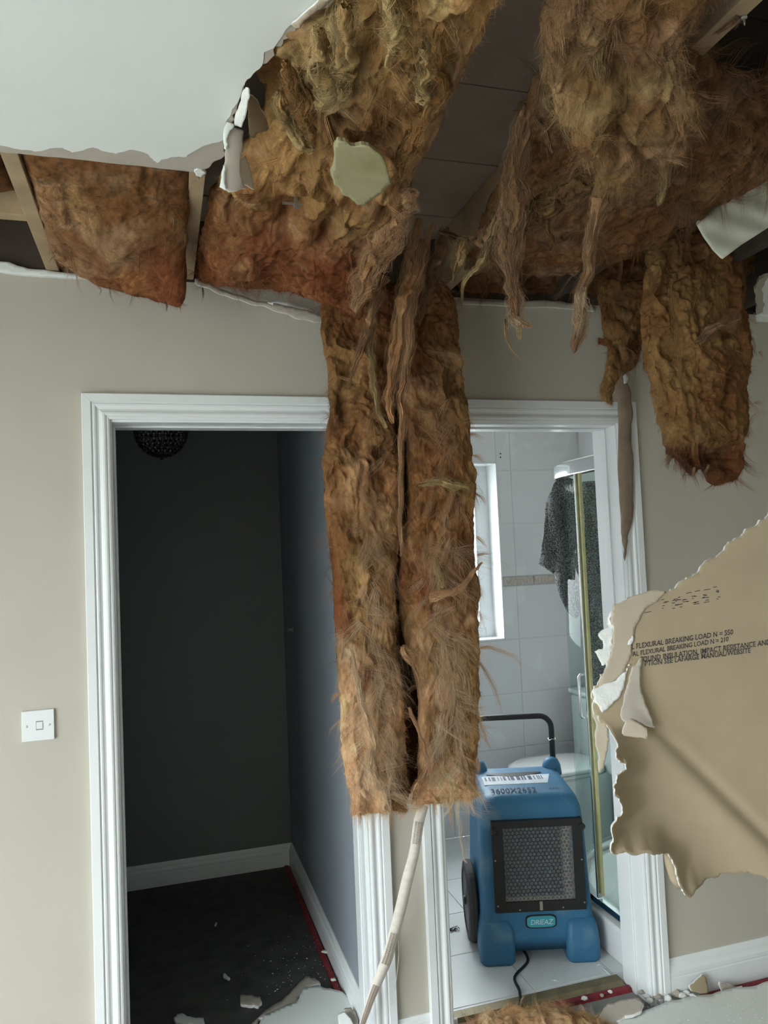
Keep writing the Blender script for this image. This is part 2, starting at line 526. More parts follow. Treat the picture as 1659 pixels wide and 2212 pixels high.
def tile_piece(name, parent, mat, p, u, v, n, wu, wv, th, ch):
    """bevel-edged tile: p lower-left corner on the wall, u,v in-plane, n outward"""
    p, u, v, n = (np.array(a, float) for a in (p, u, v, n))
    V = [p, p + u * wu, p + u * wu + v * wv, p + v * wv]
    V += [q + n * th * .55 for q in V]
    i0 = [p + u * ch + v * ch, p + u * (wu - ch) + v * ch, p + u * (wu - ch) + v * (wv - ch), p + u * ch + v * (wv - ch)]
    V += [q + n * th for q in i0]
    Fs = [(0, 1, 5, 4), (1, 2, 6, 5), (2, 3, 7, 6), (3, 0, 4, 7), (4, 5, 9, 8), (5, 6, 10, 9), (6, 7, 11, 10), (7, 4, 8, 11), (8, 9, 10, 11)]
    o = mk(name, V, Fs, mat, parent)
    bm = bmesh.new(); bm.from_mesh(o.data); bmesh.ops.recalc_face_normals(bm, faces=bm.faces)
    bm.to_mesh(o.data); bm.free()
    return o


rows = [(-.17 + .003, .146), (.146, .459), (.459, .772), (.772, 1.085), (1.085, 1.398), (1.453, 1.768), (1.768, 2.083), (2.083, 2.398), (2.398, 2.5)]
J = .0016
for (z0, z1) in rows:
    z0 = max(z0, 0.0)
    ux = [BX0, 1.31, 1.77, 2.23, BX1]
    for a, c_ in zip(ux[:-1], ux[1:]):
        # split round the window
        segs = [(a, c_, z0, z1)]
        if z1 > WZ0 + .005 and z0 < WZ1 - .005 and c_ > WX0 and a < WX1:
            segs = []
            if a < WX0: segs.append((a, WX0, z0, z1))
            if c_ > WX1: segs.append((WX1, c_, z0, z1))
            if z0 < WZ0 - .01: segs.append((max(a, WX0), min(c_, WX1), z0, WZ0))
            if z1 > WZ1 + .01: segs.append((max(a, WX0), min(c_, WX1), WZ1, z1))
        for (x0, x1, q0, q1) in segs:
            if x1 - x0 > .02 and q1 - q0 > .012:
                tile_piece('tile', wb, M['tile'], (x0 + J / 2, BY, q0 + J / 2), (1, 0, 0), (0, 0, 1), (0, -1, 0), x1 - x0 - J, q1 - q0 - J, .0045, .005)
    for a, c_ in zip([.15, .62, 1.08, 1.54], [.62, 1.08, 1.54, BY - .008]):
        tile_piece('tile', wr, M['tile'], (BX1 + .008, a + J / 2, z0 + J / 2), (0, 1, 0), (0, 0, 1), (-1, 0, 0), c_ - a - J, z1 - z0 - J, .0045, .005)
# decorative border course: strip tiles with a raised inlay
xs = [WX1, 2.137 + .205, 2.137 + .41, BX1]
for a, c_ in zip(xs[:-1], xs[1:]):
    t = tile_piece('border_tile', wb, M['border'], (a + J / 2, BY, 1.3995), (1, 0, 0), (0, 0, 1), (0, -1, 0), c_ - a - J, .052, .009, .003)
    b = MB()
    n = int((c_ - a) / .022)
    for k in range(n):
        x = a + .008 + k * .022
        b.box((x, BY - .0108, 1.4155), (x + .016, BY - .0085, 1.4355))
    b.build('inlay', M['border_in'], t)
xs = [BX0, WX0]
for a, c_ in zip(xs[:-1], xs[1:]):
    tile_piece('border_tile', wb, M['border'], (a + J / 2, BY, 1.3995), (1, 0, 0), (0, 0, 1), (0, -1, 0), c_ - a - J, .052, .009, .003)
for a, c_ in zip([.15, .62, 1.08, 1.54], [.62, 1.08, 1.54, BY - .008]):
    tile_piece('border_tile', wr, M['border'], (BX1 + .008, a + J / 2, 1.3995), (0, 1, 0), (0, 0, 1), (-1, 0, 0), c_ - a - J, .052, .009, .003)
# floor tiles
tx = [.90, 1.16, 1.49, 1.82, 2.15, 2.48, BX1 + .05]
ty = [.16, .215, .545, .875, 1.205, 1.535, BY]
for i in range(len(tx) - 1):
    for j in range(len(ty) - 1):
        tile_piece('floor_tile', fb, M['ftile'], (tx[i] + .0015, ty[j] + .0015, -.006), (1, 0, 0), (0, 1, 0), (0, 0, 1), tx[i + 1] - tx[i] - .003, ty[j + 1] - ty[j] - .003, .0068, .0015)
# two drilled holes high on the tiled wall
for z in (2.193, 2.181):
    p = PY(1081, 980 if z > 2.19 else 988, BY - .0085)
    MB().lathe([(.0045, 0), (.0045, .002)], p, (0, -1, 0), 10).build('drill_hole', M['black'], wb)

# bathroom window
w1 = struct(empty('window_1', ((WX0 + WX1) / 2, BY + .15, WZ0)))
b = MB()
for (x0, z0, x1, z1) in ((WX0, WZ0, WX0 + .06, WZ1), (WX1 - .06, WZ0, WX1, WZ1), (WX0 + .06, WZ0, WX1 - .06, WZ0 + .06), (WX0 + .06, WZ1 - .06, WX1 - .06, WZ1)):
    b.box((x0, BY + .13, z0), (x1, BY + .20, z1))
b.build('window_frame', M['white'], w1, bevel=.004)
b = MB()
for (x0, z0, x1, z1) in ((WX0 + .06, WZ0 + .06, WX0 + .1, WZ1 - .06), (WX1 - .1, WZ0 + .06, WX1 - .06, WZ1 - .06), (WX0 + .1, WZ0 + .06, WX1 - .1, WZ0 + .1), (WX0 + .1, WZ1 - .1, WX1 - .1, WZ1 - .06)):
    b.box((x0, BY + .12, z0), (x1, BY + .18, z1))
b.build('sash', M['white'], w1, bevel=.004)
MB().box((WX0 + .1, BY + .15, WZ0 + .1), (WX1 - .1, BY + .156, WZ1 - .1)).build('pane', M['pane'], w1)
b = MB()
for (x0, z0, x1, z1) in ((WX0 - .002, WZ0, WX0 + .006, WZ1), (WX1 - .006, WZ0, WX1 + .002, WZ1), (WX0, WZ0 - .002, WX1, WZ0 + .006), (WX0, WZ1 - .006, WX1, WZ1 + .002)):
    b.box((x0, BY - .008, z0), (x1, BY + .13, z1))
b.build('reveal_lining', M['white'], w1)

# ---- door linings and architraves
PROF = [(0, 0), (0, .018), (.002, .020), (.025, .020), (.0268, .0165), (.0285, .0135), (.0305, .0165), (.0335, .0175), (.038, .0165),
        (.0425, .0120), (.047, .0108), (.052, .0128), (.057, .0163), (.062, .0172), (.0665, .0155), (.0685, .0115), (.0702, .0122), (.0735, .0122), (CW, .0100), (CW, 0)]


def leg_mesh(x, sgn, z0, ztop):
    n = len(PROF); V = []
    for t, d in PROF: V.append((x + sgn * t, -d, z0))
    for t, d in PROF: V.append((x + sgn * t, -d, ztop - t))
    Fs = [(i, (i + 1) % n, n + (i + 1) % n, n + i) for i in range(n)] + [tuple(range(n)), tuple(range(2 * n - 1, n - 1, -1))]
    return V, Fs


for k, (a, c_) in enumerate((D1, D2)):
    d = struct(empty('door_%d' % (k + 1), ((a + c_) / 2, 0, 0)))
    for x, s_ in ((a, 1), (c_, -1)):
        V, Fs = leg_mesh(x, s_, 0.0, HC)
        MB().add(V, Fs).build('architrave', M['white'], d)
    n = len(PROF)
    V = [(a + t + .0006, -dd, HC - t) for t, dd in PROF] + [(c_ - t - .0006, -dd, HC - t) for t, dd in PROF]
    Fs = [(i, (i + 1) % n, n + (i + 1) % n, n + i) for i in range(n)] + [tuple(range(n)), tuple(range(2 * n - 1, n - 1, -1))]
    MB().add(V, Fs).build('architrave_head', M['white'], d)
    ja, jc, jz = a + CW + .005, c_ - CW - .005, HC - CW - .007
    MB().box((a + .055, -.001, 0), (ja, WT + .002, jz + .03)).build('door_jamb', M['white'], d, bevel=.002)
    MB().box((jc, -.001, 0), (c_ - .055, WT + .002, jz + .03)).build('door_jamb', M['white'], d, bevel=.002)
    MB().box((ja, -.001, jz), (jc, WT + .002, jz + .03)).build('door_head_jamb', M['white'], d, bevel=.002)
    b = MB()
    sy0, sy1 = (.062, .098)
    b.box((ja, sy0, 0), (ja + .006, sy1, jz)); b.box((jc - .006, sy0, 0), (jc, sy1, jz)); b.box((ja + .006, sy0, jz - .006), (jc - .006, sy1, jz))
    b.build('door_stop', M['white'], d, bevel=.002)

# ---- baseboards
BP = [(0, 0), (.018, 0), (.018, .55), (.0165, .58), (.0175, .62), (.0175, .70), (.014, .75), (.011, .80), (.0105, .86), (.008, .93), (.004, 1.0), (0, 1.0)]


def baseboard(name, p0, p1, nrm, h):
    p0 = np.array(p0, float); p1 = np.array(p1, float); nrm = np.array(nrm, float)
    n = len(BP); V = []
    for p in (p0, p1):
        for t, z in BP: V.append(p + nrm * t + np.array([0, 0, z * h]))
    Fs = [(i, (i + 1) % n, n + (i + 1) % n, n + i) for i in range(n)] + [tuple(range(n)), tuple(range(2 * n - 1, n - 1, -1))]
    return struct(MB().add(V, Fs).build(name, M['white']))


baseboard('baseboard_front_right', (D2[1], 0, 0), (XR, 0, 0), (0, -1, 0), .142)
baseboard('baseboard_front_middle', (D1[1], 0, 0), (D2[0], 0, 0), (0, -1, 0), .142)
baseboard('baseboard_front_left', (XL, 0, 0), (D1[0], 0, 0), (0, -1, 0), .142)
baseboard('baseboard_store_back', (-.90, 1.70, 0), (.84, 1.70, 0), (0, -1, 0), .113)
baseboard('baseboard_store_right', (.84, .155, 0), (.84, 1.682, 0), (-1, 0, 0), .118)

# ---- ceiling board with the torn opening (board, and the painted face peeled back further than the board)
def zpt(x, y, z=HT):
    p = PZ(x, y, z); return (p[0], p[1])


far = [(.62, -1.50), (.80, -1.80), (1.15, -2.0), (1.6, -1.9), (2.05, -1.55), (2.30, -1.0), zpt(1700, 480), zpt(1659, 598)]
edge_board = [(-.85, .0), (-.83, -.45), (-.80, -.70)] + [zpt(*p) for p in ((0, 328), (60, 334), (200, 348), (330, 362), (432, 372), (452, 362), (470, 346), (487, 333), (491, 300), (497, 268), (512, 230), (528, 190), (540, 170), (560, 140), (590, 108), (612, 86), (640, 60), (662, 40), (722, 0))]
right_end = [zpt(*p) for p in ((1640, 604), (1629, 630), (1632, 650), (1633, 668), (1637, 684))] + [(2.48, 0.0)]
edge_board = rough_line(edge_board[:3], .03, 3, 2)[:-1] + rough_line(edge_board[2:11], .004, 2, 3)[:-1] + rough_line(edge_board[10:], .010, 2, 4)
edge_tail = rough_line([edge_board[-1]] + far[:-1], .02, 3, 5)[1:] + rough_line([far[-2], far[-1]] + right_end, .006, 3, 6)[1:]
hole = [tuple(p) for p in edge_board] + [tuple(p) for p in edge_tail]
outer = [(XR, 0), (XR, YB), (XL, YB), (XL, 0)]
poly = hole + outer
cl = MB().prism([(x, y, HT) for x, y in poly], (0, 0, .0125)).build('ceiling', M['paper_d'])
struct(cl)
skin = [(-.87, .0), (-.86, -.45), (-.83, -.73)] + [zpt(*p) for p in ((0, 313), (40, 321), (75, 326), (100, 322), (135, 318), (155, 328), (200, 317), (222, 325), (250, 331), (280, 322), (318, 331), (327, 340), (340, 351), (352, 343), (372, 338), (402, 338), (425, 322), (450, 311), (478, 303), (486, 290), (488, 262), (500, 240), (512, 222), (524, 188), (541, 166), (566, 140), (570, 112), (594, 98), (628, 52), (640, 58), (640, 40), (690, 0))]
skin = [tuple(p) for p in rough_line(skin[:3], .03, 3, 12)[:-1]] + [tuple(p) for p in rough_line(skin[2:], .003, 2, 9)]
skin_tail = [(x + .015 * math.copysign(1, x - 1.2), y - .02) for x, y in [tuple(p) for p in edge_tail if p[1] < -.02]]
skin = skin + [(.585, -1.53)] + skin_tail[6:] + [(2.482, 0.0)]
MB().prism([(x, y, HT - .0014) for x, y in skin + outer], (0, 0, .0012)).build('ceiling_paint', M['ceil'], cl)
# small bead of coving where ceiling meets wall at the far right
struct(MB().prism([(2.49, 0, HT - .001), (2.49, -.022, HT - .001), (2.49, -.020, HT - .008), (2.49, -.008, HT - .022), (2.49, 0, HT - .024)], (XR - 2.49, 0, 0)).build('trim_2', M['ceil']))

# ---- joists, noggin and decking in the opened void
JX = [-.87, -.47, -.072, .318, .742, 1.168, 1.59, 2.0, 2.4, 2.8]
for x in JX:
    o = MB().box((x - .018, -2.9, HT + .0126), (x + .018, -.001, 2.70)).build('ceiling_joist', M['timber'] if x < 1.3 else M['void_shade_timber'], bevel=.002)  # right-hand joists coloured near-black for the void's shade
    struct(o)
o = MB().box((-.45, -.335, 2.535), (-.0905, -.297, 2.695)).build('ceiling_joist', M['timber'], bevel=.002); struct(o)
dk = struct(MB().box((XL - .1, YB - .1, 2.716), (XR + .1, .15, 2.76)).build('ceiling_deck', M['void_shade_timber']))
for i, (a, c_) in enumerate(zip(JX[:-1], JX[1:])):
    for j in range(7):
        y1 = -.005 if j == 0 else -.18 - (j - 1) * .335; y0 = -.18 - j * .335
        dz = random.uniform(0, .004)
        MB().box((a + .002, y0 + .003, 2.7005 + dz), (c_ - .002, y1 - .003, 2.7155)).build('deck_board', M['deck'] if a < 1.1 else M['void_shade_timber'], dk)  # right-hand bays take the painted void shade

# ================================================================== MINERAL WOOL
def g(px, py, y): return PY(px, py, y)


def catmull(A, n, axis):
    """resample control array along axis to n samples with Catmull-Rom"""
    A = np.moveaxis(np.asarray(A, float), axis, 0)
    R = A.shape[0]
    P = np.concatenate([2 * A[:1] - A[1:2], A, 2 * A[-1:] - A[-2:-1]], 0)
    t = n if hasattr(n, '__len__') else np.linspace(0, 1, n)
    t = np.asarray(t) * (R - 1)
    i = np.clip(np.floor(t).astype(int), 0, R - 2); f = (t - i).reshape((-1,) + (1,) * (A.ndim - 1))
    p0, p1, p2, p3 = P[i], P[i + 1], P[i + 2], P[i + 3]
    out = .5 * (2 * p1 + (-p0 + p2) * f + (2 * p0 - 5 * p1 + 4 * p2 - p3) * f ** 2 + (-p0 + 3 * p1 - 3 * p2 + p3) * f ** 3)
    return np.moveaxis(out, 0, axis)


def edge_dense(n):
    q = np.linspace(0, 1, n)
    return .55 * q + .45 * (.5 - .5 * np.cos(np.pi * q))


BROWN = np.array([.200, .090, .034]); GOLD = np.array([.34, .200, .080]); PALE = np.array([.55, .405, .205]); RUST = np.array([.17, .056, .022])
PINK = np.array([.52, .318, .178]); DARK = np.array([.055, .025, .010]); WHITE = np.array([.74, .56, .385])


def palette(P, wts, seed, streak=.55):
    """wts: list of (colour, bias, scale); soft-max blend of noise fields -> patchy colours the wool itself has, with pale torn streaks"""
    S = []
    Wp = vfbm(P, 9, 3, seed + 800) * .06
    Q = (P + Wp) * np.array([1, 1, .6])
    for k, (c, bias, sc) in enumerate(wts):
        bb = bias if np.isscalar(bias) else np.asarray(bias)
        S.append(bb + 1.9 * fbm(Q, sc * .8, 5, seed + 13 * k, .6))
    S = np.exp(np.array(S) * 4.2); S /= S.sum(0)
    out = sum(S[k][:, None] * wts[k][0] for k in range(len(wts)))
    st = np.clip((1 - np.abs(fbm(Q * np.array([1, 1, .45]), 34, 4, seed + 300, .6)) * 5.5), 0, 1) * np.clip(fbm(P, 6, 2, seed + 333) * 3 + .25, 0, 1)
    dk = np.clip((1 - np.abs(fbm(Q * np.array([1, 1, .5]), 15, 4, seed + 400, .6)) * 6.5), 0, 1) * np.clip(fbm(P, 5, 2, seed + 444) * 3 + .2, 0, 1)
    out = out * (1 - .40 * dk[:, None])
    pale = np.clip(out * 1.9 + np.array([.05, .04, .025]), 0, .75)
    return out + (pale - out) * (streak * st)[:, None]


def normals_of(G, toward):
    du = np.gradient(G, axis=1); dv = np.gradient(G, axis=0)
    N = np.cross(du, dv); N /= (np.linalg.norm(N, axis=2, keepdims=True) + 1e-12)
    s_ = np.sign((N * (np.array(toward) - G)).sum(2).mean())
    return N * s_


def slab_grid(ctrl, nu, nv, thick, lump=.018, mid=.008, fine=.003, warp=.010, seed=1, power=5, aniso=(1, 1, 1), open_top=False):
    u = edge_dense(nu); v = edge_dense(nv)
    S = catmull(catmull(ctrl, v, 0), u, 1)
    N = normals_of(S, CAM)
    Mid = S - N * thick / 2
    hu = (1 - np.abs(2 * u - 1) ** power) ** (1 / 2.2); hv = (1 - np.abs(2 * v - 1) ** (power * 2)) ** (1 / 2.2)
    if open_top: hv[:nv // 2] = 1
    h = thick / 2 * hu[None, :] * hv[:, None]
    wid_ = np.linalg.norm(np.diff(S, axis=1), axis=2).sum(1).mean(); len_ = np.linalg.norm(np.diff(S, axis=0), axis=2).sum(0).mean()
    UU, VV_ = np.meshgrid(u * wid_, v * len_)
    def disp(Q, sgn, sd):
        A = Q.reshape(-1, 3) * np.array(aniso)
        Wp = vfbm(A, 7, 3, sd + 500) * .05
        UV = np.stack([UU.ravel() + Wp[:, 0] * 1.3, VV_.ravel() * .45 + Wp[:, 1], Wp[:, 2] * .3 + sd * 1.7], 1)
        fold = 1 - np.sqrt(fbm(UV, 12, 3, sd + 21) ** 2 + .004) * 2.6
        d = lump * fbm(A + Wp, 5.5, 2, sd) + mid * (1.3 * fold - .7) + .45 * mid * fbm(A + Wp, 34, 3, sd + 5) + fine * fbm(A + Wp, 110, 3, sd + 9)
        return d.reshape(Q.shape[:2])
    F1 = Mid + N * h[..., None]; B1 = Mid - N * h[..., None]
    edge = (h / (thick / 2))[..., None]
    Wv = (vfbm(Mid.reshape(-1, 3), 30, 3, seed + 70) * warp).reshape(Mid.shape)
    F2 = F1 + N * (disp(F1, 1, seed) * (0.25 + .75 * edge[..., 0]))[..., None] + Wv
    B2 = B1 - N * (disp(B1, -1, seed + 3) * edge[..., 0])[..., None] + Wv
    B2[0], B2[-1], B2[:, 0], B2[:, -1] = F2[0], F2[-1], F2[:, 0], F2[:, -1]
    return S, N, F2, B2


def slab_faces(nu, nv, off, flip):
    i = np.arange(nv - 1)[:, None] * nu + np.arange(nu - 1)[None, :]
    q = np.stack([i, i + 1, i + nu + 1, i + nu], -1).reshape(-1, 4) + off
    return q[:, ::-1] if flip else q


def ribbons(P, width, colr, taper=True):
    """P (n,k,3) strand points -> quads"""
    n, k, _ = P.shape
    T = np.gradient(P, axis=1); T /= (np.linalg.norm(T, axis=2, keepdims=True) + 1e-9)
    r = rng.normal(size=(n, 1, 3)); S = np.cross(T, r); S /= (np.linalg.norm(S, axis=2, keepdims=True) + 1e-9)
    prof = np.linspace(1, .25, k)[None, :, None] if taper else np.ones((1, k, 1))
    w = (np.asarray(width).reshape(-1, 1, 1) * prof) / 2
    V = np.stack([P - S * w, P + S * w], 2).reshape(-1, 3)
    base = (np.arange(n) * k * 2)[:, None] + (np.arange(k - 1) * 2)[None, :]
    Q = np.stack([base, base + 1, base + 3, base + 2], -1).reshape(-1, 4)
    C = np.repeat(colr, k * 2, axis=0)
    return V, Q, C


def strands(root, d0, length, k, curl, grav, seed):
    """grow strands: direction bent by noise and gravity"""
    n = len(root)
    P = np.zeros((n, k, 3)); P[:, 0] = root
    d = d0 / (np.linalg.norm(d0, axis=1, keepdims=True) + 1e-9)
    step = (length / (k - 1))[:, None]
    ph = rng.normal(size=(n, 3)) * 4
    for j in range(1, k):
        d = d + curl * vfbm(P[:, j - 1] + ph * .15, 22, 2, seed + j) + np.array([0, 0, -grav]) 
        d /= (np.linalg.norm(d, axis=1, keepdims=True) + 1e-9)
        P[:, j] = P[:, j - 1] + d * step
    return P


def fuzz_for(V, N, C, T, n, seed, lmin=.012, lmax=.04, lift=.35, curl=1.1, grav=.02, wid=(.0003, .0008), bright=(.85, 1.6), k=4, idx=None, spread=2.2):
    """fine fibres lying along and off a wool surface"""
    idx = rng.integers(0, len(V), n) if idx is None else idx[rng.integers(0, len(idx), n)]
    r = rng.normal(size=(n, 3))
    nn = N[idx]
    tn = T[idx] + spread * r
    tn = tn - nn * (tn * nn).sum(1, keepdims=True); tn /= (np.linalg.norm(tn, axis=1, keepdims=True) + 1e-9)
    lf = np.abs(rng.normal(size=(n, 1))) * lift * .55 - .04
    L = rng.uniform(lmin, lmax, n) * rng.uniform(.5, 1, n)
    P = strands(V[idx] - nn * .0015, tn + nn * lf, L, k, curl, grav, seed)
    b = rng.uniform(*bright, (n, 1))
    c = np.clip(C[idx] * b + rng.normal(size=(n, 1)) * .015, .01, .9)
    return ribbons(P, rng.uniform(*wid, n), c)


def wisps(roots, dirs, lens, cols, per, rad, seed, k=7, curl=.55, grav=.10, flare=1.0, wid=(.0003, .0008)):
    """bundles of fibres that share one bent guide: torn hanks and flakes"""
    G = strands(np.asarray(roots, float), np.asarray(dirs, float), np.asarray(lens, float), k, curl, grav, seed)
    nb = len(G)
    off = rng.normal(size=(nb, per, 1, 3)) * np.asarray(rad).reshape(-1, 1, 1, 1)
    s = np.linspace(0, 1, k)[None, None, :, None]
    cut = rng.uniform(.55, 1.0, (nb, per, 1, 1))
    env = (.5 + flare * s * (1 - .75 * s)) 
    P = np.repeat(G[:, None], per, 1)
    # shorten each child along the guide
    t = (np.linspace(0, 1, k)[None, None, :] * cut[..., 0]) * (k - 1)
    i0 = np.clip(np.floor(t).astype(int), 0, k - 2); f = (t - i0)[..., None]
    bi = np.arange(nb)[:, None, None]
    P = G[bi, i0] * (1 - f) + G[bi, i0 + 1] * f
    P = P + off * env
    P = P.reshape(nb * per, k, 3)
    P = P + (vfbm(P.reshape(-1, 3), 60, 2, seed + 90) * .004).reshape(P.shape) * np.linspace(0, 1, k)[None, :, None]
    c = np.repeat(np.asarray(cols), per, 0) * rng.uniform(.75, 1.3, (nb * per, 1))
    return ribbons(P, rng.uniform(*wid, nb * per), np.clip(c, .01, .92))


def join(parts):
    Vs, Qs, Cs, o = [], [], [], 0
    for V, Q, C in parts:
        Vs.append(V); Qs.append(Q + o); Cs.append(C); o += len(V)
    return np.concatenate(Vs), np.concatenate(Qs), np.concatenate(Cs)


def batt(name, root, ctrl, nu, nv, thick, colfn, seed, fuzz=6000, wisp=120, wlen=(.03, .10), lump=.018, mid=.008, fine=.003, warp=.01, power=5,
         back=True, wrad=.006, per=22, wcol=None, wdown=.6, lift=.35, aniso=(1, 1, 1), part='wool', edge_fuzz=0, fl=(.012, .04), wzone=None, fzone=None):
    S, N, F2, B2 = slab_grid(ctrl, nu, nv, thick, lump, mid, fine, warp, seed, power, aniso)
    V = F2.reshape(-1, 3); n0 = len(V)
    uu, vv = np.meshgrid(edge_dense(nu), edge_dense(nv)); uu = uu.ravel(); vv = vv.ravel()
    C = colfn(V, uu, vv)
    iu = np.unique(np.r_[0:nu:4, nu - 1]); iv = np.unique(np.r_[0:nv:4, nv - 1])
    Bc = B2[np.ix_(iv, iu)]
    VV = np.concatenate([V, Bc.reshape(-1, 3)]); CC = np.concatenate([C, C.reshape(nv, nu, 3)[np.ix_(iv, iu)].reshape(-1, 3) * .9])
    Q = np.concatenate([slab_faces(nu, nv, 0, False), slab_faces(len(iu), len(iv), n0, True)])
    # orient the front outward
    a, b_, c_ = VV[Q[:200, 0]], VV[Q[:200, 1]], VV[Q[:200, 3]]
    if (np.cross(b_ - a, c_ - a) * (CAM - a)).sum() < 0: Q = Q[:, ::-1]
    mk(part, VV, Q, M['wool'], root, True, CC)
    Nf = normals_of(F2, CAM).reshape(-1, 3)
    T = np.gradient(F2, axis=0).reshape(-1, 3); T /= (np.linalg.norm(T, axis=1, keepdims=True) + 1e-9)
    T = T + .9 * vfbm(V, 7, 2, seed + 40)
    zi = None if fzone is None else np.where(fzone(uu, vv))[0]
    parts = [fuzz_for(V, Nf, C, T, int(fuzz * .7), seed + 100, lift=lift, lmin=fl[0], lmax=fl[1], idx=zi)]
    ei = np.where(((uu < .03) | (uu > .97) | (vv > .985)) & (True if fzone is None else fzone(uu, vv)))[0]
    if edge_fuzz:
        cen = V.mean(0)
        outw = np.where((uu < .5)[:, None], -1.0, 1.0) * np.gradient(F2, axis=1).reshape(-1, 3)
        outw /= (np.linalg.norm(outw, axis=1, keepdims=True) + 1e-9)
        parts.append(fuzz_for(V, outw, C, T, edge_fuzz, seed + 130, lift=.5, idx=ei, lmin=.006, lmax=.022))
    if wisp:
        ok = np.arange(len(V)) if wzone is None else np.where(wzone(uu, vv))[0]
        ii = ok[rng.integers(0, len(ok), wisp)]
        dd = T[ii] * rng.choice([-1, 1], (wisp, 1), p=[1 - .5 - wdown / 2, .5 + wdown / 2]) + Nf[ii] * rng.uniform(.0, .35, (wisp, 1)) + rng.normal(size=(wisp, 3)) * .6
        cc = C[ii] * rng.uniform(1.0, 1.6, (wisp, 1)) if wcol is None else wcol(V[ii], C[ii])
        parts.append(wisps(V[ii], dd, rng.uniform(*wlen, wisp), cc, per, rng.uniform(.4, 1.3, wisp) * wrad, seed + 160))
    return parts, (V, Nf, C, T)


def finish(root, parts, name='fibres'):
    V, Q, C = join(parts)
    o = mk(name, V, Q, M['fibre'], root, False, C, kind='stuff')
    return o


def hank(root, path, rad, colr, seed, n=260, k=9, part='hank', core=True, wid=(.0003, .0009), spread=1.0, ccore=None):
    """a torn hanging hank of wool: ragged soft core plus many fibres along it.  path (m,3), rad (m)"""
    path = np.asarray(path, float); rad = np.asarray(rad, float); colr = np.array(colr)
    K = 90
    Pk = catmull(path, K, 0); Rk = np.clip(catmull(rad[:, None], K, 0)[:, 0], .0008, None)
    Rk = Rk * (1 + .55 * fbm(Pk, 26, 3, seed + 1))
    Pk = Pk + vfbm(Pk, 18, 2, seed + 2) * np.minimum(Rk, .012)[:, None] * .9
    T = np.gradient(Pk, axis=0); T /= np.linalg.norm(T, axis=1, keepdims=True) + 1e-9
    a = np.cross(T, np.array([.1, 1.0, .13])); a /= np.linalg.norm(a, axis=1, keepdims=True) + 1e-9; b_ = np.cross(T, a)
    if core:
        m = 30
        th = np.linspace(0, 2 * np.pi, m + 1)[:-1]
        V = Pk[:, None] + (Rk[:, None, None] * .5) * (np.cos(th)[None, :, None] * a[:, None] + .55 * np.sin(th)[None, :, None] * b_[:, None])
        A = V.reshape(-1, 3)
        along = np.repeat(np.linspace(0, 1, K), m) * np.linalg.norm(np.diff(path, axis=0), axis=1).sum()
        ang = np.tile(th, K)
        fl = np.stack([np.cos(ang) * .03, np.sin(ang) * .03, along * .22], 1) + seed * .37       # long folds running along the hank
        r_ = np.repeat(Rk, m)[:, None]
        nrm = (np.cos(ang)[:, None] * np.repeat(a, m, 0) + np.sin(ang)[:, None] * np.repeat(b_, m, 0))
        A = A + nrm * r_ * (.7 * fbm(fl, 60, 2, seed + 4))[:, None] + vfbm(A, 30, 2, seed) * r_ * .6 + vfbm(A, 120, 2, seed + 8) * r_ * .10
        i = np.arange(K - 1)[:, None] * m; j = np.arange(m)[None, :]; j2 = (j + 1) % m
        Q = np.stack([i + j, i + j2, i + m + j2, i + m + j], -1).reshape(-1, 4)
        cc = palette(A, [(colr * .6, 0, 16), (colr * 1.05, 0, 16), (colr * np.array([.75, .62, .5]), 0, 12)] if ccore is None else ccore, seed + 3)
        mk(part, A, Q, M['wool'], root, True, cc)
    n = int(n * 1.4)
    s0 = rng.uniform(-.1, .85, n); L = rng.uniform(.10, .38, n)
    t = np.clip(s0[:, None] + L[:, None] * np.linspace(0, 1, k)[None], 0, 1) * (K - 1)
    i0 = np.clip(np.floor(t).astype(int), 0, K - 2); f = (t - i0)[..., None]
    P = Pk[i0] * (1 - f) + Pk[i0 + 1] * f
    R = (Rk[i0] * (1 - f[..., 0]) + Rk[i0 + 1] * f[..., 0])[..., None]
    th = rng.uniform(0, 2 * np.pi, (n, 1)) + np.cumsum(rng.normal(size=(n, k)) * .25, 1)
    q = np.sqrt(rng.uniform(.1, 1.3, (n, 1))) * (1 + .25 * np.cumsum(rng.normal(size=(n, k)) * .4, 1))
    Aa = a[i0]; Bb = b_[i0]
    P = P + (np.cos(th) * q)[..., None] * R * Aa * spread + (np.sin(th) * q)[..., None] * R * Bb * .6 * spread
    P = P + (vfbm(P.reshape(-1, 3), 40, 2, seed + 7) * .007).reshape(P.shape)
    c = np.clip(colr[None] * rng.uniform(.55, 1.45, (n, 1)), .01, .9)
    return ribbons(P, rng.uniform(*wid, n), c, taper=True)


# ---- left bay: batt sagging out between two joists
r1 = empty('insulation_batt', (.12, -.45, 2.45), label='flat brown insulation batt sagging between joists at the left, rust-red lower corner', cat='insulation', group='brown insulation batts')
ctrl = [[(-.052, -.86, 2.545), (.12, -.86, 2.535), (.298, -.86, 2.54)],
        [g(40, 338, -.70), g(225, 352, -.70), g(412, 372, -.70)],
        [g(62, 430, -.50), g(232, 460, -.52), g(413, 462, -.54)],
        [g(85, 520, -.30), g(238, 560, -.37), g(403, 540, -.42)],
        [g(105, 578, -.13), g(236, 640, -.19), g(372, 672, -.30)]]
def c1(V, u, v):
    low = np.clip((v - .55) * 2.2, 0, 1) * np.clip(u * 1.6, 0, 1)
    return palette(V, [(BROWN, .25, 9), (GOLD * .8, .05 - .9 * low, 7), (PINK * .62, .15 - .6 * low, 11), (RUST, -.55 + 1.5 * low, 8), (DARK * 1.4, -.45, 13)], 21)
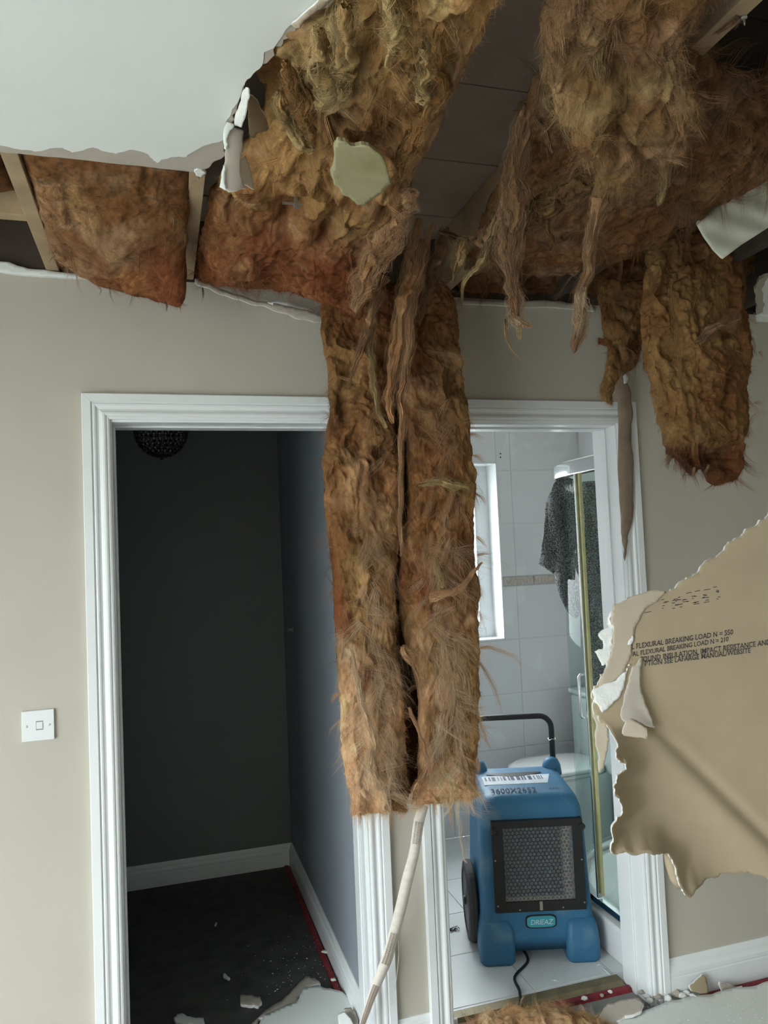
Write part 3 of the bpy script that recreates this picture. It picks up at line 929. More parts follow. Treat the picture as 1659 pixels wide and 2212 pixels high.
p, _ = batt('batt', r1, ctrl, 130, 150, .085, c1, 31, fuzz=9000, wisp=90, wlen=(.03, .09), lump=.012, mid=.005, fine=.002, warp=.006, lift=.15, wrad=.004, per=14, edge_fuzz=900, wzone=lambda u, v: v > .42, fzone=lambda u, v: v > .36)
tip = g(358, 652, -.30)
p.append(wisps([tip], [(0, 0, -1)], [.03], [RUST * .8], 26, [.0015], 77))
finish(r1, p)
# scrap of wool in the far-left bay behind the joist
r1b = empty('insulation_batt', (-.28, -.55, 2.52), label='dark end of insulation seen behind the leftmost joist at the picture edge', cat='insulation', group='brown insulation batts')
ctrl = [[(-.45, -.80, 2.55), (-.28, -.80, 2.54), (-.10, -.80, 2.55)], [(-.45, -.60, 2.54), (-.28, -.60, 2.53), (-.10, -.60, 2.54)], [(-.45, -.36, 2.56), (-.28, -.37, 2.55), (-.10, -.36, 2.56)]]
p, _ = batt('batt', r1b, ctrl, 40, 40, .08, lambda V, u, v: palette(V, [(BROWN * .8, .2, 9), (DARK, .1, 9), (GOLD * .5, 0, 8)], 5), 51, fuzz=900, wisp=0)
finish(r1b, p)

# ---- middle bay: the long batt coming from over the camera down to a drooping corner
r2 = empty('insulation_batt', (.53, -.9, 2.42), label='large golden-brown insulation batt drooping to a point above the two doorways', cat='insulation', group='brown insulation batts')
ctrl = [[(.345, -1.95, 2.60), (.50, -1.95, 2.53), (.64, -1.95, 2.46), (.80, -1.95, 2.45)],
        [(.36, -1.62, 2.60), PZ(830, -90, 2.50), PZ(980, -90, 2.45), PZ(1140, -60, 2.44)],
        [(.370, -1.17, 2.585), PZ(730, 90, 2.485), PZ(880, 100, 2.45), PZ(1056, 95, 2.445)],
        [PZ(535, 205, 2.56), PZ(680, 230, 2.465), PZ(830, 240, 2.445), PZ(980, 262, 2.44)],
        [PZ(492, 335, 2.515), PZ(640, 360, 2.44), PZ(780, 380, 2.42), PZ(908, 398, 2.415)],
        [g(446, 455, -.53), g(590, 490, -.56), g(730, 510, -.60), g(838, 520, -.64)],
        [g(416, 560, -.34), g(560, 590, -.41), g(700, 605, -.50), g(792, 612, -.55)],
        [g(418, 632, -.20), g(560, 652, -.31), g(690, 668, -.43), g(752, 678, -.51)]]
def c2(V, u, v):
    low = np.clip((v - .58) * 3.0, 0, 1)
    up = np.clip((.55 - v) * 3, 0, 1)
    right = np.clip((u - .8) * 4, 0, 1) * (1 - low)
    return palette(V, [(BROWN, .1 + .25 * low, 8), (GOLD, .30 - .9 * low, 7), (PALE * np.array([.92, .95, .95]), -.30 + .55 * up - .9 * low, 10), (RUST, -.75 + 1.25 * low, 7), (PINK * .9, -.35 + .35 * right - .3 * low, 12), (DARK * 1.6, -.55, 11)], 61)
p, s2 = batt('batt', r2, ctrl, 205, 350, .10, c2, 63, fuzz=32000, wisp=380, wlen=(.03, .11), lump=.05, mid=.022, fine=.003, warp=.010, lift=.2, wrad=.008, per=18, edge_fuzz=3000,
             wzone=lambda u, v: (rng.uniform(size=u.shape) < np.where(v < .62, .6, .25)) & (u < .90) & ((u > .22) | (v > .60)), fzone=lambda u, v: (u > .2) | (v > .58))
# curled torn edge on the right of the droop
lip = [PZ(895, 405, 2.39), g(868, 450, -.78), g(838, 510, -.70), g(810, 565, -.645), g(788, 615, -.60), g(758, 666, -.555)]
p.append(hank(r2, lip, [.010, .030, .033, .032, .029, .012], PINK * .95, 81, n=1500, part='curled_edge', ccore=[(PINK * .9, .2, 14), (PALE * .8, 0, 12), (BROWN, -.1, 12)]))
# long pale folds in the upper part
def z2(px, py): return PZ(px, py, 2.435 - .04 * max(0, min(1, (py - 200) / 200.0)) + .035 * max(0, (760 - px) / 160.0))
for i, (pp, rad, cc) in enumerate([
        ([(845, -60), (848, 30), (852, 100), (872, 170)], [.022, .026, .022, .010], PALE * 1.05),
        ([(690, 60), (700, 140), (712, 190), (690, 240)], [.016, .028, .024, .010], PALE * .95),
        ([(905, 90), (918, 150), (925, 185), (900, 205)], [.012, .022, .024, .016], PALE * .85),
        ([(760, 20), (748, 90), (742, 150), (735, 210)], [.014, .024, .022, .010], PALE * .8),
        ([(620, 130), (640, 190), (668, 250), (685, 290)], [.012, .018, .018, .008], GOLD * 1.1),
        ([(600, 200), (620, 250), (650, 300), (680, 320)], [.010, .016, .016, .006], PALE * .8),
        ([(930, 230), (900, 290), (880, 340), (862, 390)], [.010, .018, .016, .008], GOLD * 1.15),
        ([(960, 60), (940, 130), (950, 200), (930, 250)], [.010, .016, .014, .008], GOLD * 1.1)]):
    p.append(hank(r2, [z2(*q) for q in pp], rad, cc, 90 + i * 5, n=420, part='fold'))
finish(r2, p)
# end tuft under the left corner
p = [wisps([g(437, 622, -.225)], [(0.1, -.1, -1)], [.045], [PINK * .6], 40, [.002], 79)]
finish(r2, p, 'loose_tuft')

# ---- the long folded batt hanging to the floor-side of the doorways
r3 = empty('insulation_batt', (.90, -.27, .88), label='long split insulation batt hanging down in front of the wall between the two doorways', cat='insulation', group='brown insulation batts')
YF = -.315
L3 = [(705, 600), (694, 680), (706, 770), (712, 880), (700, 975), (705, 1100), (718, 1230), (726, 1370), (733, 1500), (742, 1640), (756, 1730), (764, 1772)]
R3 = [(965, 590), (993, 660), (1006, 770), (1022, 890), (1030, 990), (1038, 1110), (1044, 1230), (1047, 1370), (1048, 1500), (1046, 1620), (1042, 1700), (1038, 1732)]
SL = [(862, 600), (862, 680), (856, 770), (852, 880), (866, 975), (878, 1100), (868, 1230), (864, 1370), (878, 1500), (890, 1640), (893, 1715), (896, 1762)]
SR = [(862, 600), (862, 680), (862, 770), (868, 880), (882, 975), (884, 1100), (868, 1230), (874, 1370), (906, 1500), (908, 1640), (905, 1708), (902, 1750)]
YS = np.linspace(-.20, YF, 4).tolist() + [YF] * 8
def half(Lx, Rx, bul):
    rows_ = []
    for a, c_, y in zip(Lx, Rx, YS):
        pts = []
        for t in (0, .33, .67, 1):
            q = np.array(a) * (1 - t) + np.array(c_) * t
            pts.append(g(q[0], q[1], y - bul * math.sin(math.pi * (.15 + .7 * t))))
        rows_.append(pts)
    return rows_
def c3(V, u, v):
    low = np.clip((v - .58) * 3, 0, 1); top = np.clip((.32 - v) * 4, 0, 1)
    return palette(V, [(BROWN * 1.05, .35 - .65 * low, 8), (GOLD * .92, .10 - .1 * low, 8), (PINK * 1.28, -.42 + 1.4 * low - .2 * top, 9), (RUST, -.05 - .9 * low, 8), (WHITE * .85, -.75 + .75 * low, 12), (DARK * 1.5, -.55 + .3 * top, 12)], 121)
def wc3(V, C):
    return np.clip(C * rng.uniform(1.1, 1.7, (len(C), 1)) + .04, 0, .85)
p = []
for k, (a, c_) in enumerate(((L3, SL), (SR, R3))):
    q, _ = batt('batt', r3, half(a, c_, .022), 138, 460, .085, c3, 131 + 20 * k, fuzz=24000, wisp=340, wlen=(.025, .10), lump=.036, mid=.020, fine=.003, warp=.007, lift=.25, wrad=.007, per=16,
                wcol=wc3, wdown=.9, edge_fuzz=3500, part='batt_half', power=7)
    p += q
veil = []
for k in range(150):
    yy = rng.uniform(720, 1740) if k < 60 else rng.uniform(1150, 1740)
    xx = rng.uniform(770, 1000) + (yy - 1200) * .02
    sx_ = np.interp(yy, [q[1] for q in SL], [.5 * (a_[0] + b_[0]) for a_, b_ in zip(SL, SR)])
    if abs(xx - sx_) < 42: xx = sx_ + math.copysign(rng.uniform(45, 110), xx - sx_)
    veil.append((xx, yy))
rt = np.array([g(a, c_, YF - .052) for a, c_ in veil]); nvl = len(rt)
dr = np.stack([rng.normal(size=nvl) * .8, -.02 - rng.uniform(0, .12, nvl), -rng.uniform(.1, 1.0, nvl)], 1)
lowf = np.clip((np.array(veil)[:, 1] - 1000) / 600, 0, 1)[:, None]
cv = (PINK * .85) * (1 - lowf) + (WHITE * .95) * lowf
p.append(wisps(rt, dr, rng.uniform(.07, .20, nvl), cv * rng.uniform(.75, 1.1, (nvl, 1)), 46, rng.uniform(.008, .022, nvl), 555, k=8, curl=.95, grav=.16, flare=.9, wid=(.00025, .0006)))
finish(r3, p)
# inner layer behind the split, near-black to paint in the shade of the slit
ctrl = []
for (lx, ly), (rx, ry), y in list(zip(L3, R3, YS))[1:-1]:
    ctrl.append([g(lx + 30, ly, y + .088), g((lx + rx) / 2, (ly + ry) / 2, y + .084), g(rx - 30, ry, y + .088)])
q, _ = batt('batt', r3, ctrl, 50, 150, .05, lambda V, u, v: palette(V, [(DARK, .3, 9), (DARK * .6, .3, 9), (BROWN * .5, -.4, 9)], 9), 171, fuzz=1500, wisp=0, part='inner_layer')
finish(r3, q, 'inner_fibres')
# long pale hanks draped over its top and down the split
H3 = [([g(905, 470, -.50), g(890, 560, -.44), g(868, 660, -.41), g(850, 780, -.40), g(838, 880, -.40), g(850, 915, -.395)], [.016, .022, .026, .022, .012, .003], PINK * .95),
      ([g(930, 480, -.46), g(905, 600, -.43), g(885, 720, -.41), g(868, 850, -.40), g(866, 1000, -.395), g(868, 1200, -.39)], [.012, .016, .013, .009, .007, .004], PINK * .9),
      ([g(800, 690, -.34), g(802, 780, -.365), g(812, 870, -.375), g(835, 925, -.38)], [.010, .010, .008, .003], PALE * .8),
      ([g(835, 600, -.42), g(800, 680, -.38), g(775, 760, -.365), g(752, 840, -.36)], [.016, .014, .009, .003], PINK * .7),
      ([g(965, 500, -.40), g(935, 580, -.36), g(918, 640, -.36), g(905, 700, -.36)], [.020, .022, .014, .003], PINK * .55),
      ([g(760, 1400, -.36), g(775, 1500, -.385), g(805, 1590, -.39), g(800, 1650, -.385), g(830, 1700, -.375)], [.004, .009, .011, .009, .004], WHITE * .95),
      ([g(872, 1395, -.385), g(888, 1425, -.39), g(905, 1470, -.385)], [.010, .008, .002], PINK),
      ([g(930, 1290, -.37), g(965, 1280, -.39), g(1000, 1262, -.40), g(1040, 1215, -.40)], [.010, .012, .008, .002], PINK * 1.1),
      ([g(940, 1210, -.36), g(950, 1240, -.385), g(958, 1268, -.385)], [.012, .014, .010], PALE * .95),
      ([g(885, 1530, -.385), g(925, 1650, -.375), g(900, 1700, -.38), g(888, 1735, -.375)], [.004, .006, .012, .010], PINK * 1.05),
      ([g(905, 1050, -.37), g(950, 1042, -.39), g(990, 1050, -.39), g(1020, 1062, -.37)], [.004, .012, .010, .004], PALE * .8)]
p = [hank(r3, a, b_, c_, 200 + 7 * i, n=480, part='hank') for i, (a, b_, c_) in enumerate(H3)]
# loose fringe on the right-hand side and the bottom corners
rt, dr, ln, cc = [], [], [], []
for (x, y, dx, dz, l) in ((1030, 940, .5, .35, .05), (1040, 985, .9, -.1, .05), (1042, 1065, .8, -.5, .06), (1046, 1160, .5, -.6, .05), (1046, 1265, .6, -.4, .05), (1046, 1320, .3, -1, .06), (1050, 1400, .8, .25, .17), (1050, 1430, .5, -.6, .18), (1050, 1540, .3, -1, .13), (1048, 1640, .3, -1, .05), (720, 1500, -.8, .1, .04), (715, 900, -.7, -.2, .04), (762, 1770, .0, -1, .05), (1030, 1725, .9, -.4, .06), (985, 1740, .1, -1, .10), (955, 1745, .0, -1, .05), (1048, 1200, .6, .4, .05), (704, 930, -.9, -.3, .03)):
    rt.append(g(x - 16 if x > 800 else x + 14, y - (12 if y > 1700 else 0), -.31)); dr.append((dx, -.1, dz)); ln.append(l); cc.append(PINK * random.uniform(.8, 1.25))
p.append(wisps(rt, dr, ln, cc, 46, [.004] * len(rt), 333, k=12, curl=.45, grav=.13, flare=1.6))
thr = [g(985, 1740, -.26), g(993, 1800, -.262), g(1000, 1850, -.27), g(1007, 1868, -.275)]
p.append(hank(r3, thr, [.004, .005, .003, .002], WHITE * .9, 350, n=60, core=False))
finish(r3, p, 'loose_fibres')

# ---- right-hand side: mats in the bays over the bathroom door
r4 = empty('insulation_batt', (1.45, -.5, 2.50), label='dark ruffled insulation mat slumped across the joists at the upper right', cat='insulation', group='brown insulation batts')
ctrl = [[PZ(1250, 60, 2.50), PZ(1400, 60, 2.50), PZ(1560, 150, 2.49), PZ(1720, 190, 2.49)],
        [PZ(1140, 215, 2.51), PZ(1330, 250, 2.47), PZ(1540, 235, 2.46), PZ(1720, 230, 2.46)],
        [PZ(1090, 380, 2.50), PZ(1310, 390, 2.46), PZ(1540, 330, 2.44), PZ(1720, 270, 2.44)],
        [PZ(1030, 520, 2.49), PZ(1270, 515, 2.45), PZ(1500, 420, 2.42), PZ(1720, 300, 2.42)],
        [PZ(1000, 600, 2.485), PZ(1250, 604, 2.435), PZ(1450, 524, 2.39), PZ(1720, 352, 2.38)]]
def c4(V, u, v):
    return palette(V, [(BROWN * .75, .25, 8), (GOLD * .48, .0 + .5 * (v - .5), 9), (PINK * .34, .10, 10), (DARK * 1.5, .1, 9), (RUST * .7, -.3, 8)], 221)  # wool browns darkened to stand for the shade up here
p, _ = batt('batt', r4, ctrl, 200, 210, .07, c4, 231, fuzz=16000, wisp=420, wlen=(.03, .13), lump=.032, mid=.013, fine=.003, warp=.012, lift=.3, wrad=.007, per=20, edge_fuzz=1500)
finish(r4, p)
r5 = empty('insulation_batt', (1.5, -.10, 2.47), label='shadowed ruffled insulation packed along the wall top over the bathroom door', cat='insulation', group='brown insulation batts')
ctrl = [[g(985, 570, -.11), g(1150, 545, -.13), g(1330, 540, -.15), g(1500, 500, -.18), g(1700, 420, -.25)],
        [g(992, 600, -.08), g(1150, 600, -.09), g(1320, 600, -.10), g(1500, 560, -.12), g(1700, 500, -.16)],
        [g(1000, 632, -.055), g(1130, 638, -.058), g(1300, 640, -.06), g(1480, 620, -.08), g(1640, 590, -.12)]]
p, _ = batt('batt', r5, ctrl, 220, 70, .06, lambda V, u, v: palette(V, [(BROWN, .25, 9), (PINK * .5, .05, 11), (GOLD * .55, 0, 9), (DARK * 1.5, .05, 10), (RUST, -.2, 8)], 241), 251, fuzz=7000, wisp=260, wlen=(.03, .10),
            lump=.025, mid=.013, warp=.012, lift=.4, wrad=.006, per=18, wdown=.2)
finish(r5, p)

# ---- right-hand batt hanging in front of the wall
r6 = empty('insulation_batt', (1.84, -.47, 1.85), label='short insulation batt hanging beside the bathroom door with a dark wet lower end', cat='insulation', group='brown insulation batts')
LX = [(1410, 470), (1404, 560), (1396, 660), (1404, 760), (1418, 850), (1438, 930), (1452, 985), (1468, 1004)]
RX = [(1640, 440), (1630, 540), (1634, 640), (1640, 740), (1632, 840), (1622, 930), (1620, 985), (1608, 1040)]
MIDX = [None] * 6 + [.1, -10]
ctrl = []
for k, (a, c_) in enumerate(zip(LX, RX)):
    row_ = []
    for t, db in ((0, 0), (.25, 8), (.5, -14), (.78, 10), (1, 0)):
        q = np.array(a) * (1 - t) + np.array(c_) * t
        if k == len(LX) - 1: q[1] += db * 1.6
        row_.append(g(q[0], q[1], -.46 - .05 * math.sin(math.pi * (.12 + .76 * t)) + .05 * max(0, 2 - k) / 2))
    ctrl.append(row_)
def c6(V, u, v):
    wet = np.clip((v - .70) * 6, 0, 1)
    tipr = np.clip((u - .6) * 4, 0, 1) * np.clip((v - .88) * 8, 0, 1)
    return palette(V, [(BROWN * .95, .15 - .2 * wet, 8), (GOLD * .85, .30 - 1.0 * wet, 8), (PALE * .7, -.5 - .6 * wet, 10), (RUST * .7, -.6 + 1.5 * wet, 8), (DARK, -.7 + 1.7 * wet * (1.15 - u), 8), (np.array([.62, .38, .16]), -1.2 + 1.9 * tipr, 8)], 261)
p, _ = batt('batt', r6, ctrl, 190, 300, .10, c6, 263, fuzz=19000, wisp=240, wlen=(.03, .09), lump=.035, mid=.020, fine=.003, warp=.011, lift=.25, wrad=.006, per=20, wdown=.9, edge_fuzz=3500)
p.append(hank(r6, [g(1500, 735, -.53), g(1540, 715, -.545), g(1580, 690, -.55), g(1600, 680, -.54)], [.006, .016, .018, .008], PINK * .62, 281, n=300, part='fold'))
p.append(hank(r6, [g(1445, 600, -.52), g(1455, 690, -.53), g(1462, 760, -.53), g(1480, 860, -.53)], [.006, .010, .009, .004], GOLD * .95, 285, n=160, part='fold', core=False))
p.append(wisps([g(1420, 860, -.47), g(1405, 760, -.47), g(1450, 990, -.47), g(1530, 1005, -.5), g(1600, 1035, -.5), g(1640, 760, -.45), g(1630, 870, -.45), g(1500, 1010, -.5)],
               [(-.7, -.2, .5), (-.6, -.2, -.3), (-.8, 0, .1), (0, 0, -1), (0, 0, -1), (.6, 0, -.2), (.6, 0, .2), (0, 0, -1)], [.045, .03, .04, .035, .03, .03, .03, .03], [PINK * .8] * 8, 40, [.003] * 8, 287))
finish(r6, p)
r7 = empty('insulation_scrap', (1.72, -.20, 2.18), label='torn scrap of insulation with a curled flap hanging above the bathroom door frame', cat='insulation')
ctrl = [[g(1290, 600, -.18), g(1340, 600, -.21), g(1420, 600, -.22)], [g(1296, 665, -.17), g(1350, 665, -.21), g(1410, 680, -.22)], [g(1302, 735, -.16), g(1350, 745, -.21), g(1396, 740, -.22)], [g(1318, 800, -.16), g(1352, 806, -.20), g(1388, 775, -.21)]]
c7 = lambda V, u, v: palette(V, [(BROWN * .8, .2, 9), (GOLD * .65, .1, 9), (DARK * 1.2, .0 + .2 * v, 9), (RUST * .8, -.2, 9)], 291)
p, _ = batt('batt', r7, ctrl, 90, 110, .05, c7, 293, fuzz=6000, wisp=90, wlen=(.02, .06), lump=.022, mid=.010, warp=.012, lift=.3, wrad=.004, per=16, edge_fuzz=1200)
ctrl = [[g(1316, 745, -.19), g(1332, 750, -.20), g(1352, 760, -.20)], [g(1306, 800, -.19), g(1322, 805, -.21), g(1344, 805, -.20)], [g(1294, 838, -.18), g(1308, 845, -.205), g(1328, 848, -.20)], [g(1300, 860, -.18), g(1312, 868, -.20), g(1324, 872, -.20)]]
q, _ = batt('batt', r7, ctrl, 50, 70, .018, lambda V, u, v: palette(V, [(BROWN, .2 - .5 * v, 9), (PINK * .75, -.5 + 1.2 * v, 9), (GOLD * .7, 0, 9)], 295), 297, fuzz=2500, wisp=30, wlen=(.01, .03), lump=.006, mid=.004, warp=.006, wrad=.003, part='flap', edge_fuzz=500)
p += q
ctrl = [[g(1292, 728, -.15), g(1320, 735, -.17), g(1345, 735, -.18)], [g(1292, 742, -.15), g(1315, 748, -.17), g(1345, 752, -.18)]]
q, _ = batt('batt', r7, ctrl, 24, 16, .012, lambda V, u, v: palette(V, [(RUST, .2, 9), (BROWN * .8, 0, 9)], 298), 299, fuzz=500, wisp=0, lump=.004, mid=.003, warp=.004, part='flap')
p += q
finish(r7, p)

# ---- loose clump of teased-out wool hanging from the joist, with trailing hanks
r8 = empty('insulation_clump', (1.08, -1.05, 2.30), label='big teased-out clump of wool hanging from the joist with two long trailing hanks', cat='insulation')
ctrl = [[PZ(1215, -90, 2.49), PZ(1330, -90, 2.48), PZ(1460, -80, 2.48), PZ(1640, -60, 2.49)],
        [PZ(1172, 60, 2.455), PZ(1300, 70, 2.435), PZ(1440, 60, 2.44), PZ(1570, 30, 2.46)],
        [PZ(1164, 150, 2.435), PZ(1300, 160, 2.41), PZ(1420, 150, 2.41), PZ(1500, 130, 2.43)],
        [PZ(1200, 250, 2.405), PZ(1310, 270, 2.375), PZ(1440, 250, 2.375), PZ(1528, 215, 2.40)],
        [PZ(1262, 336, 2.385), PZ(1330, 350, 2.36), PZ(1440, 328, 2.36), PZ(1510, 290, 2.38)],
        [PZ(1310, 364, 2.385), PZ(1350, 374, 2.365), PZ(1420, 358, 2.365), PZ(1465, 342, 2.38)]]
def ga(px, py, y): return g(px, py, y - .21 * min(1.0, max(0.0, (-y - .5) / .2)))
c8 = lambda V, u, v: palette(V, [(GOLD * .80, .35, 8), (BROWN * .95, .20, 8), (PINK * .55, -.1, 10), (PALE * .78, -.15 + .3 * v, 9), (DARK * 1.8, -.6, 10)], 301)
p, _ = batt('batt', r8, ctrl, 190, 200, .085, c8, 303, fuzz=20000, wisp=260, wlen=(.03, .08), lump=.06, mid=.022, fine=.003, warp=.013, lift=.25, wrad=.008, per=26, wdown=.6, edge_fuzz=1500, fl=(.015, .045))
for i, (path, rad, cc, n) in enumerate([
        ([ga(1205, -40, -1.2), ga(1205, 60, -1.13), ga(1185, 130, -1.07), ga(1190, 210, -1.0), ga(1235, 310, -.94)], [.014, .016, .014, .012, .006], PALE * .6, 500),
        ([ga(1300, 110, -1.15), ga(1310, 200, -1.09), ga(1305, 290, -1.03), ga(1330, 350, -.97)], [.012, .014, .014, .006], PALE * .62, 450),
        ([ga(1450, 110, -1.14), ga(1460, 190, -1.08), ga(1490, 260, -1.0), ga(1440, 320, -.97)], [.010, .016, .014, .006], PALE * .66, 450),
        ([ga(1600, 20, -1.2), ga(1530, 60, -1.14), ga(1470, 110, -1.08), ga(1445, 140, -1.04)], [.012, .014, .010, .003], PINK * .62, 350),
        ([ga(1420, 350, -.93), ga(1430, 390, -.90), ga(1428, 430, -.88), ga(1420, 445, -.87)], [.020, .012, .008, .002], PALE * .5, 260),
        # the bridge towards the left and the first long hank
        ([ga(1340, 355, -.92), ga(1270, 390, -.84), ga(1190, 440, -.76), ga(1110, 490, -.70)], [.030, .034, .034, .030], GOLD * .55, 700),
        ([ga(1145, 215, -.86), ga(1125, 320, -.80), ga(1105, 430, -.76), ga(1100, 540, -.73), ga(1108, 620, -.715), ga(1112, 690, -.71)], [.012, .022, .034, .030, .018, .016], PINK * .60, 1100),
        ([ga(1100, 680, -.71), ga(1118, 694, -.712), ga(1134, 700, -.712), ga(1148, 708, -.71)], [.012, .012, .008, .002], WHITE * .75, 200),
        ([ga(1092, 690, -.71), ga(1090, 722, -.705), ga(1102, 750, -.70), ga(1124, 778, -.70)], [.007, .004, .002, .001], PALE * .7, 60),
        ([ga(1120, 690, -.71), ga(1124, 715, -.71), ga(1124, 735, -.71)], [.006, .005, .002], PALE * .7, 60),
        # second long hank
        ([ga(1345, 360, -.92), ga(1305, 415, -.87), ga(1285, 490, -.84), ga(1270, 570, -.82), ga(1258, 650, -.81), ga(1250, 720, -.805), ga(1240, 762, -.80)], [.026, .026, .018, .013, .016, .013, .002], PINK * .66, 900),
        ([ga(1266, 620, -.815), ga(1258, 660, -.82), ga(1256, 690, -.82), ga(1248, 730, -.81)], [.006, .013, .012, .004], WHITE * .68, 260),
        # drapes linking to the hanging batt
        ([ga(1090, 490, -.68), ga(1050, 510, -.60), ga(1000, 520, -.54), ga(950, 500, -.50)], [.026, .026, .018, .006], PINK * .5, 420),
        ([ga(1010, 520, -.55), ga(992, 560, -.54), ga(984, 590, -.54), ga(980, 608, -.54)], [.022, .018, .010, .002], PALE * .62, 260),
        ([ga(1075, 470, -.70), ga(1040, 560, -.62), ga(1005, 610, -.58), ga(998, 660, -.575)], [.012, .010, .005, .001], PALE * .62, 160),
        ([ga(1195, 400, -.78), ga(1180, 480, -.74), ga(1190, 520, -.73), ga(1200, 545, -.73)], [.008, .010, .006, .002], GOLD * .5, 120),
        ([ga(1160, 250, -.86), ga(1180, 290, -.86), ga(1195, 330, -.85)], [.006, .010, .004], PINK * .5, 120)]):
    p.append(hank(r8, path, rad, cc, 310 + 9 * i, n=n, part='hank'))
finish(r8, p)

# ---- lump of wool on the floor in the bathroom doorway
r9 = empty('insulation_scrap', (1.36, -.03, .0), label='tan fluffy lump of insulation lying on the floor in the bathroom doorway', cat='insulation')
ctrl = [[(1.13, .06, .012), (1.27, .07, .015), (1.42, .06, .015), (1.57, .02, .01)], [(1.13, .03, .060), (1.28, .04, .078), (1.42, .03, .066), (1.56, -.01, .035)], [(1.14, -.04, .070), (1.30, -.04, .088), (1.45, -.05, .072), (1.60, -.07, .035)], [(1.15, -.13, .030), (1.32, -.14, .035), (1.48, -.15, .035), (1.64, -.14, .022)]]
c9 = lambda V, u, v: palette(V, [(PINK, .3, 10), (BROWN * 1.2, 0, 9), (PALE, -.1, 10), (WHITE * .9, -.5, 12)], 401)
p, _ = batt('batt', r9, ctrl, 120, 90, .05, c9, 403, fuzz=11000, wisp=200, wlen=(.03, .07), lump=.026, mid=.016, warp=.014, lift=.6, wrad=.005, per=20, wdown=.0, edge_fuzz=1500)
finish(r9, p)

# ================================================================== TORN BOARD, PAPER AND RUBBLE
def inside(poly, P):
    x, y = P[:, 0], P[:, 1]; r = np.zeros(len(P), bool)
    n = len(poly)
    for i in range(n):
        x0, y0 = poly[i]; x1, y1 = poly[(i + 1) % n]
        c = ((y0 > y) != (y1 > y)) & (x < (x1 - x0) * (y - y0) / (y1 - y0 + 1e-12) + x0)
        r ^= c
    return r


def nearest(poly, P):
    A = np.array(poly, float); B = np.roll(A, -1, 0); best = np.full(len(P), 1e18); out = P.copy()
    for a, b_ in zip(A, B):
        d = b_ - a; t = np.clip(((P - a) @ d) / (d @ d + 1e-12), 0, 1)
        q = a + t[:, None] * d; dist = ((P - q) ** 2).sum(1); m = dist < best
        best[m] = dist[m]; out[m] = q[m]
    return out, np.sqrt(best)


def sheet(name, poly, cell, posfn, back, mats, parent=None, amp=0, it=2, seed=1, **kw):
    """torn sheet: outline in picture pixels, filled with a grid, set in the room by posfn(px,py,edge distance); back = thickness vector.
    mats = (front, core/back)"""
    poly = [tuple(map(float, p)) for p in poly]
    if amp:
        q = rough_line(poly + [poly[0]], amp, it, seed)[:-1]; poly = [tuple(p) for p in q]
    A = np.array(poly); lo, hi = A.min(0), A.max(0)
    nx, ny = int((hi[0] - lo[0]) / cell) + 2, int((hi[1] - lo[1]) / cell) + 2
    gx = lo[0] - cell * .5 + np.arange(nx + 1) * cell; gy = lo[1] - cell * .5 + np.arange(ny + 1) * cell
    cx, cy = np.meshgrid(gx[:-1] + cell / 2, gy[:-1] + cell / 2)
    keep = inside(poly, np.stack([cx.ravel(), cy.ravel()], 1)).reshape(ny, nx)
    idx = -np.ones((ny + 1, nx + 1), int); V = []; bnd = []
    kp = np.pad(keep, 1)
    for j in range(ny + 1):
        for i in range(nx + 1):
            c4 = kp[j:j + 2, i:i + 2]
            if c4.any():
                idx[j, i] = len(V); V.append((gx[i], gy[j])); bnd.append(not c4.all())
    V = np.array(V); bnd = np.array(bnd)
    near, dist = nearest(poly, V)
    V[bnd] = near[bnd]; dist[bnd] = 0
    P = np.array([posfn(px, py, d) for (px, py), d in zip(V, dist)])
    Fr, Bk, Sd = [], [], []
    n = len(P)
    for j in range(ny):
        for i in range(nx):
            if keep[j, i]:
                a, b_, c_, d_ = idx[j, i], idx[j, i + 1], idx[j + 1, i + 1], idx[j + 1, i]
                Fr.append((a, d_, c_, b_)); Bk.append((n + a, n + b_, n + c_, n + d_))
                if not kp[j, i + 1]: Sd.append((a, b_, n + b_, n + a))
                if not kp[j + 2, i + 1]: Sd.append((c_, d_, n + d_, n + c_))
                if not kp[j + 1, i]: Sd.append((d_, a, n + a, n + d_))
                if not kp[j + 1, i + 2]: Sd.append((b_, c_, n + c_, n + b_))
    bk = np.array(back, float)
    o = mk(name, np.concatenate([P, P + bk]), Fr + Bk + Sd, mats[0], parent, **kw)
    o.data.materials.append(mats[1])
    mi = np.zeros(len(o.data.polygons), np.int32); mi[len(Fr):] = 1
    o.data.polygons.foreach_set('material_index', mi)
    sm = np.zeros(len(o.data.polygons), bool); sm[:len(Fr) + len(Bk)] = True
    o.data.polygons.foreach_set('use_smooth', sm)
    return o


# ---- torn pieces at the ragged ceiling corner
t = empty('torn_ceiling_flap', (.37, -.93, 2.38), label='torn paper tongue with a split end hanging from the ragged ceiling corner', cat='plasterboard')
def pf(y0, k=0.0, x0=500):
    return lambda px, py, d: PY(px, py, y0 + k * ((px - x0) / 40.0) ** 2)
sheet('paper_tongue', [(492, 268), (527, 282), (525, 318), (519, 352), (524, 385), (531, 408), (505, 414), (490, 410), (474, 404), (480, 370), (486, 340), (483, 300)], 4, pf(-.93, .012), (0, .002, 0), (M['paper_d'], M['gyp']), t, amp=3, seed=5)
sheet('paper_tongue', [(519, 345), (530, 334), (538, 352), (545, 385), (550, 408), (536, 402), (524, 398), (517, 372)], 4, pf(-.915, .012), (0, .002, 0), (M['paper'], M['gyp']), t, amp=2, seed=6)
sheet('painted_face', [(490, 262), (508, 270), (497, 281), (490, 300), (489, 322), (484, 322), (482, 290)], 3, pf(-.936, .012), (0, .0015, 0), (M['ceil'], M['gyp']), t, amp=2, seed=7)
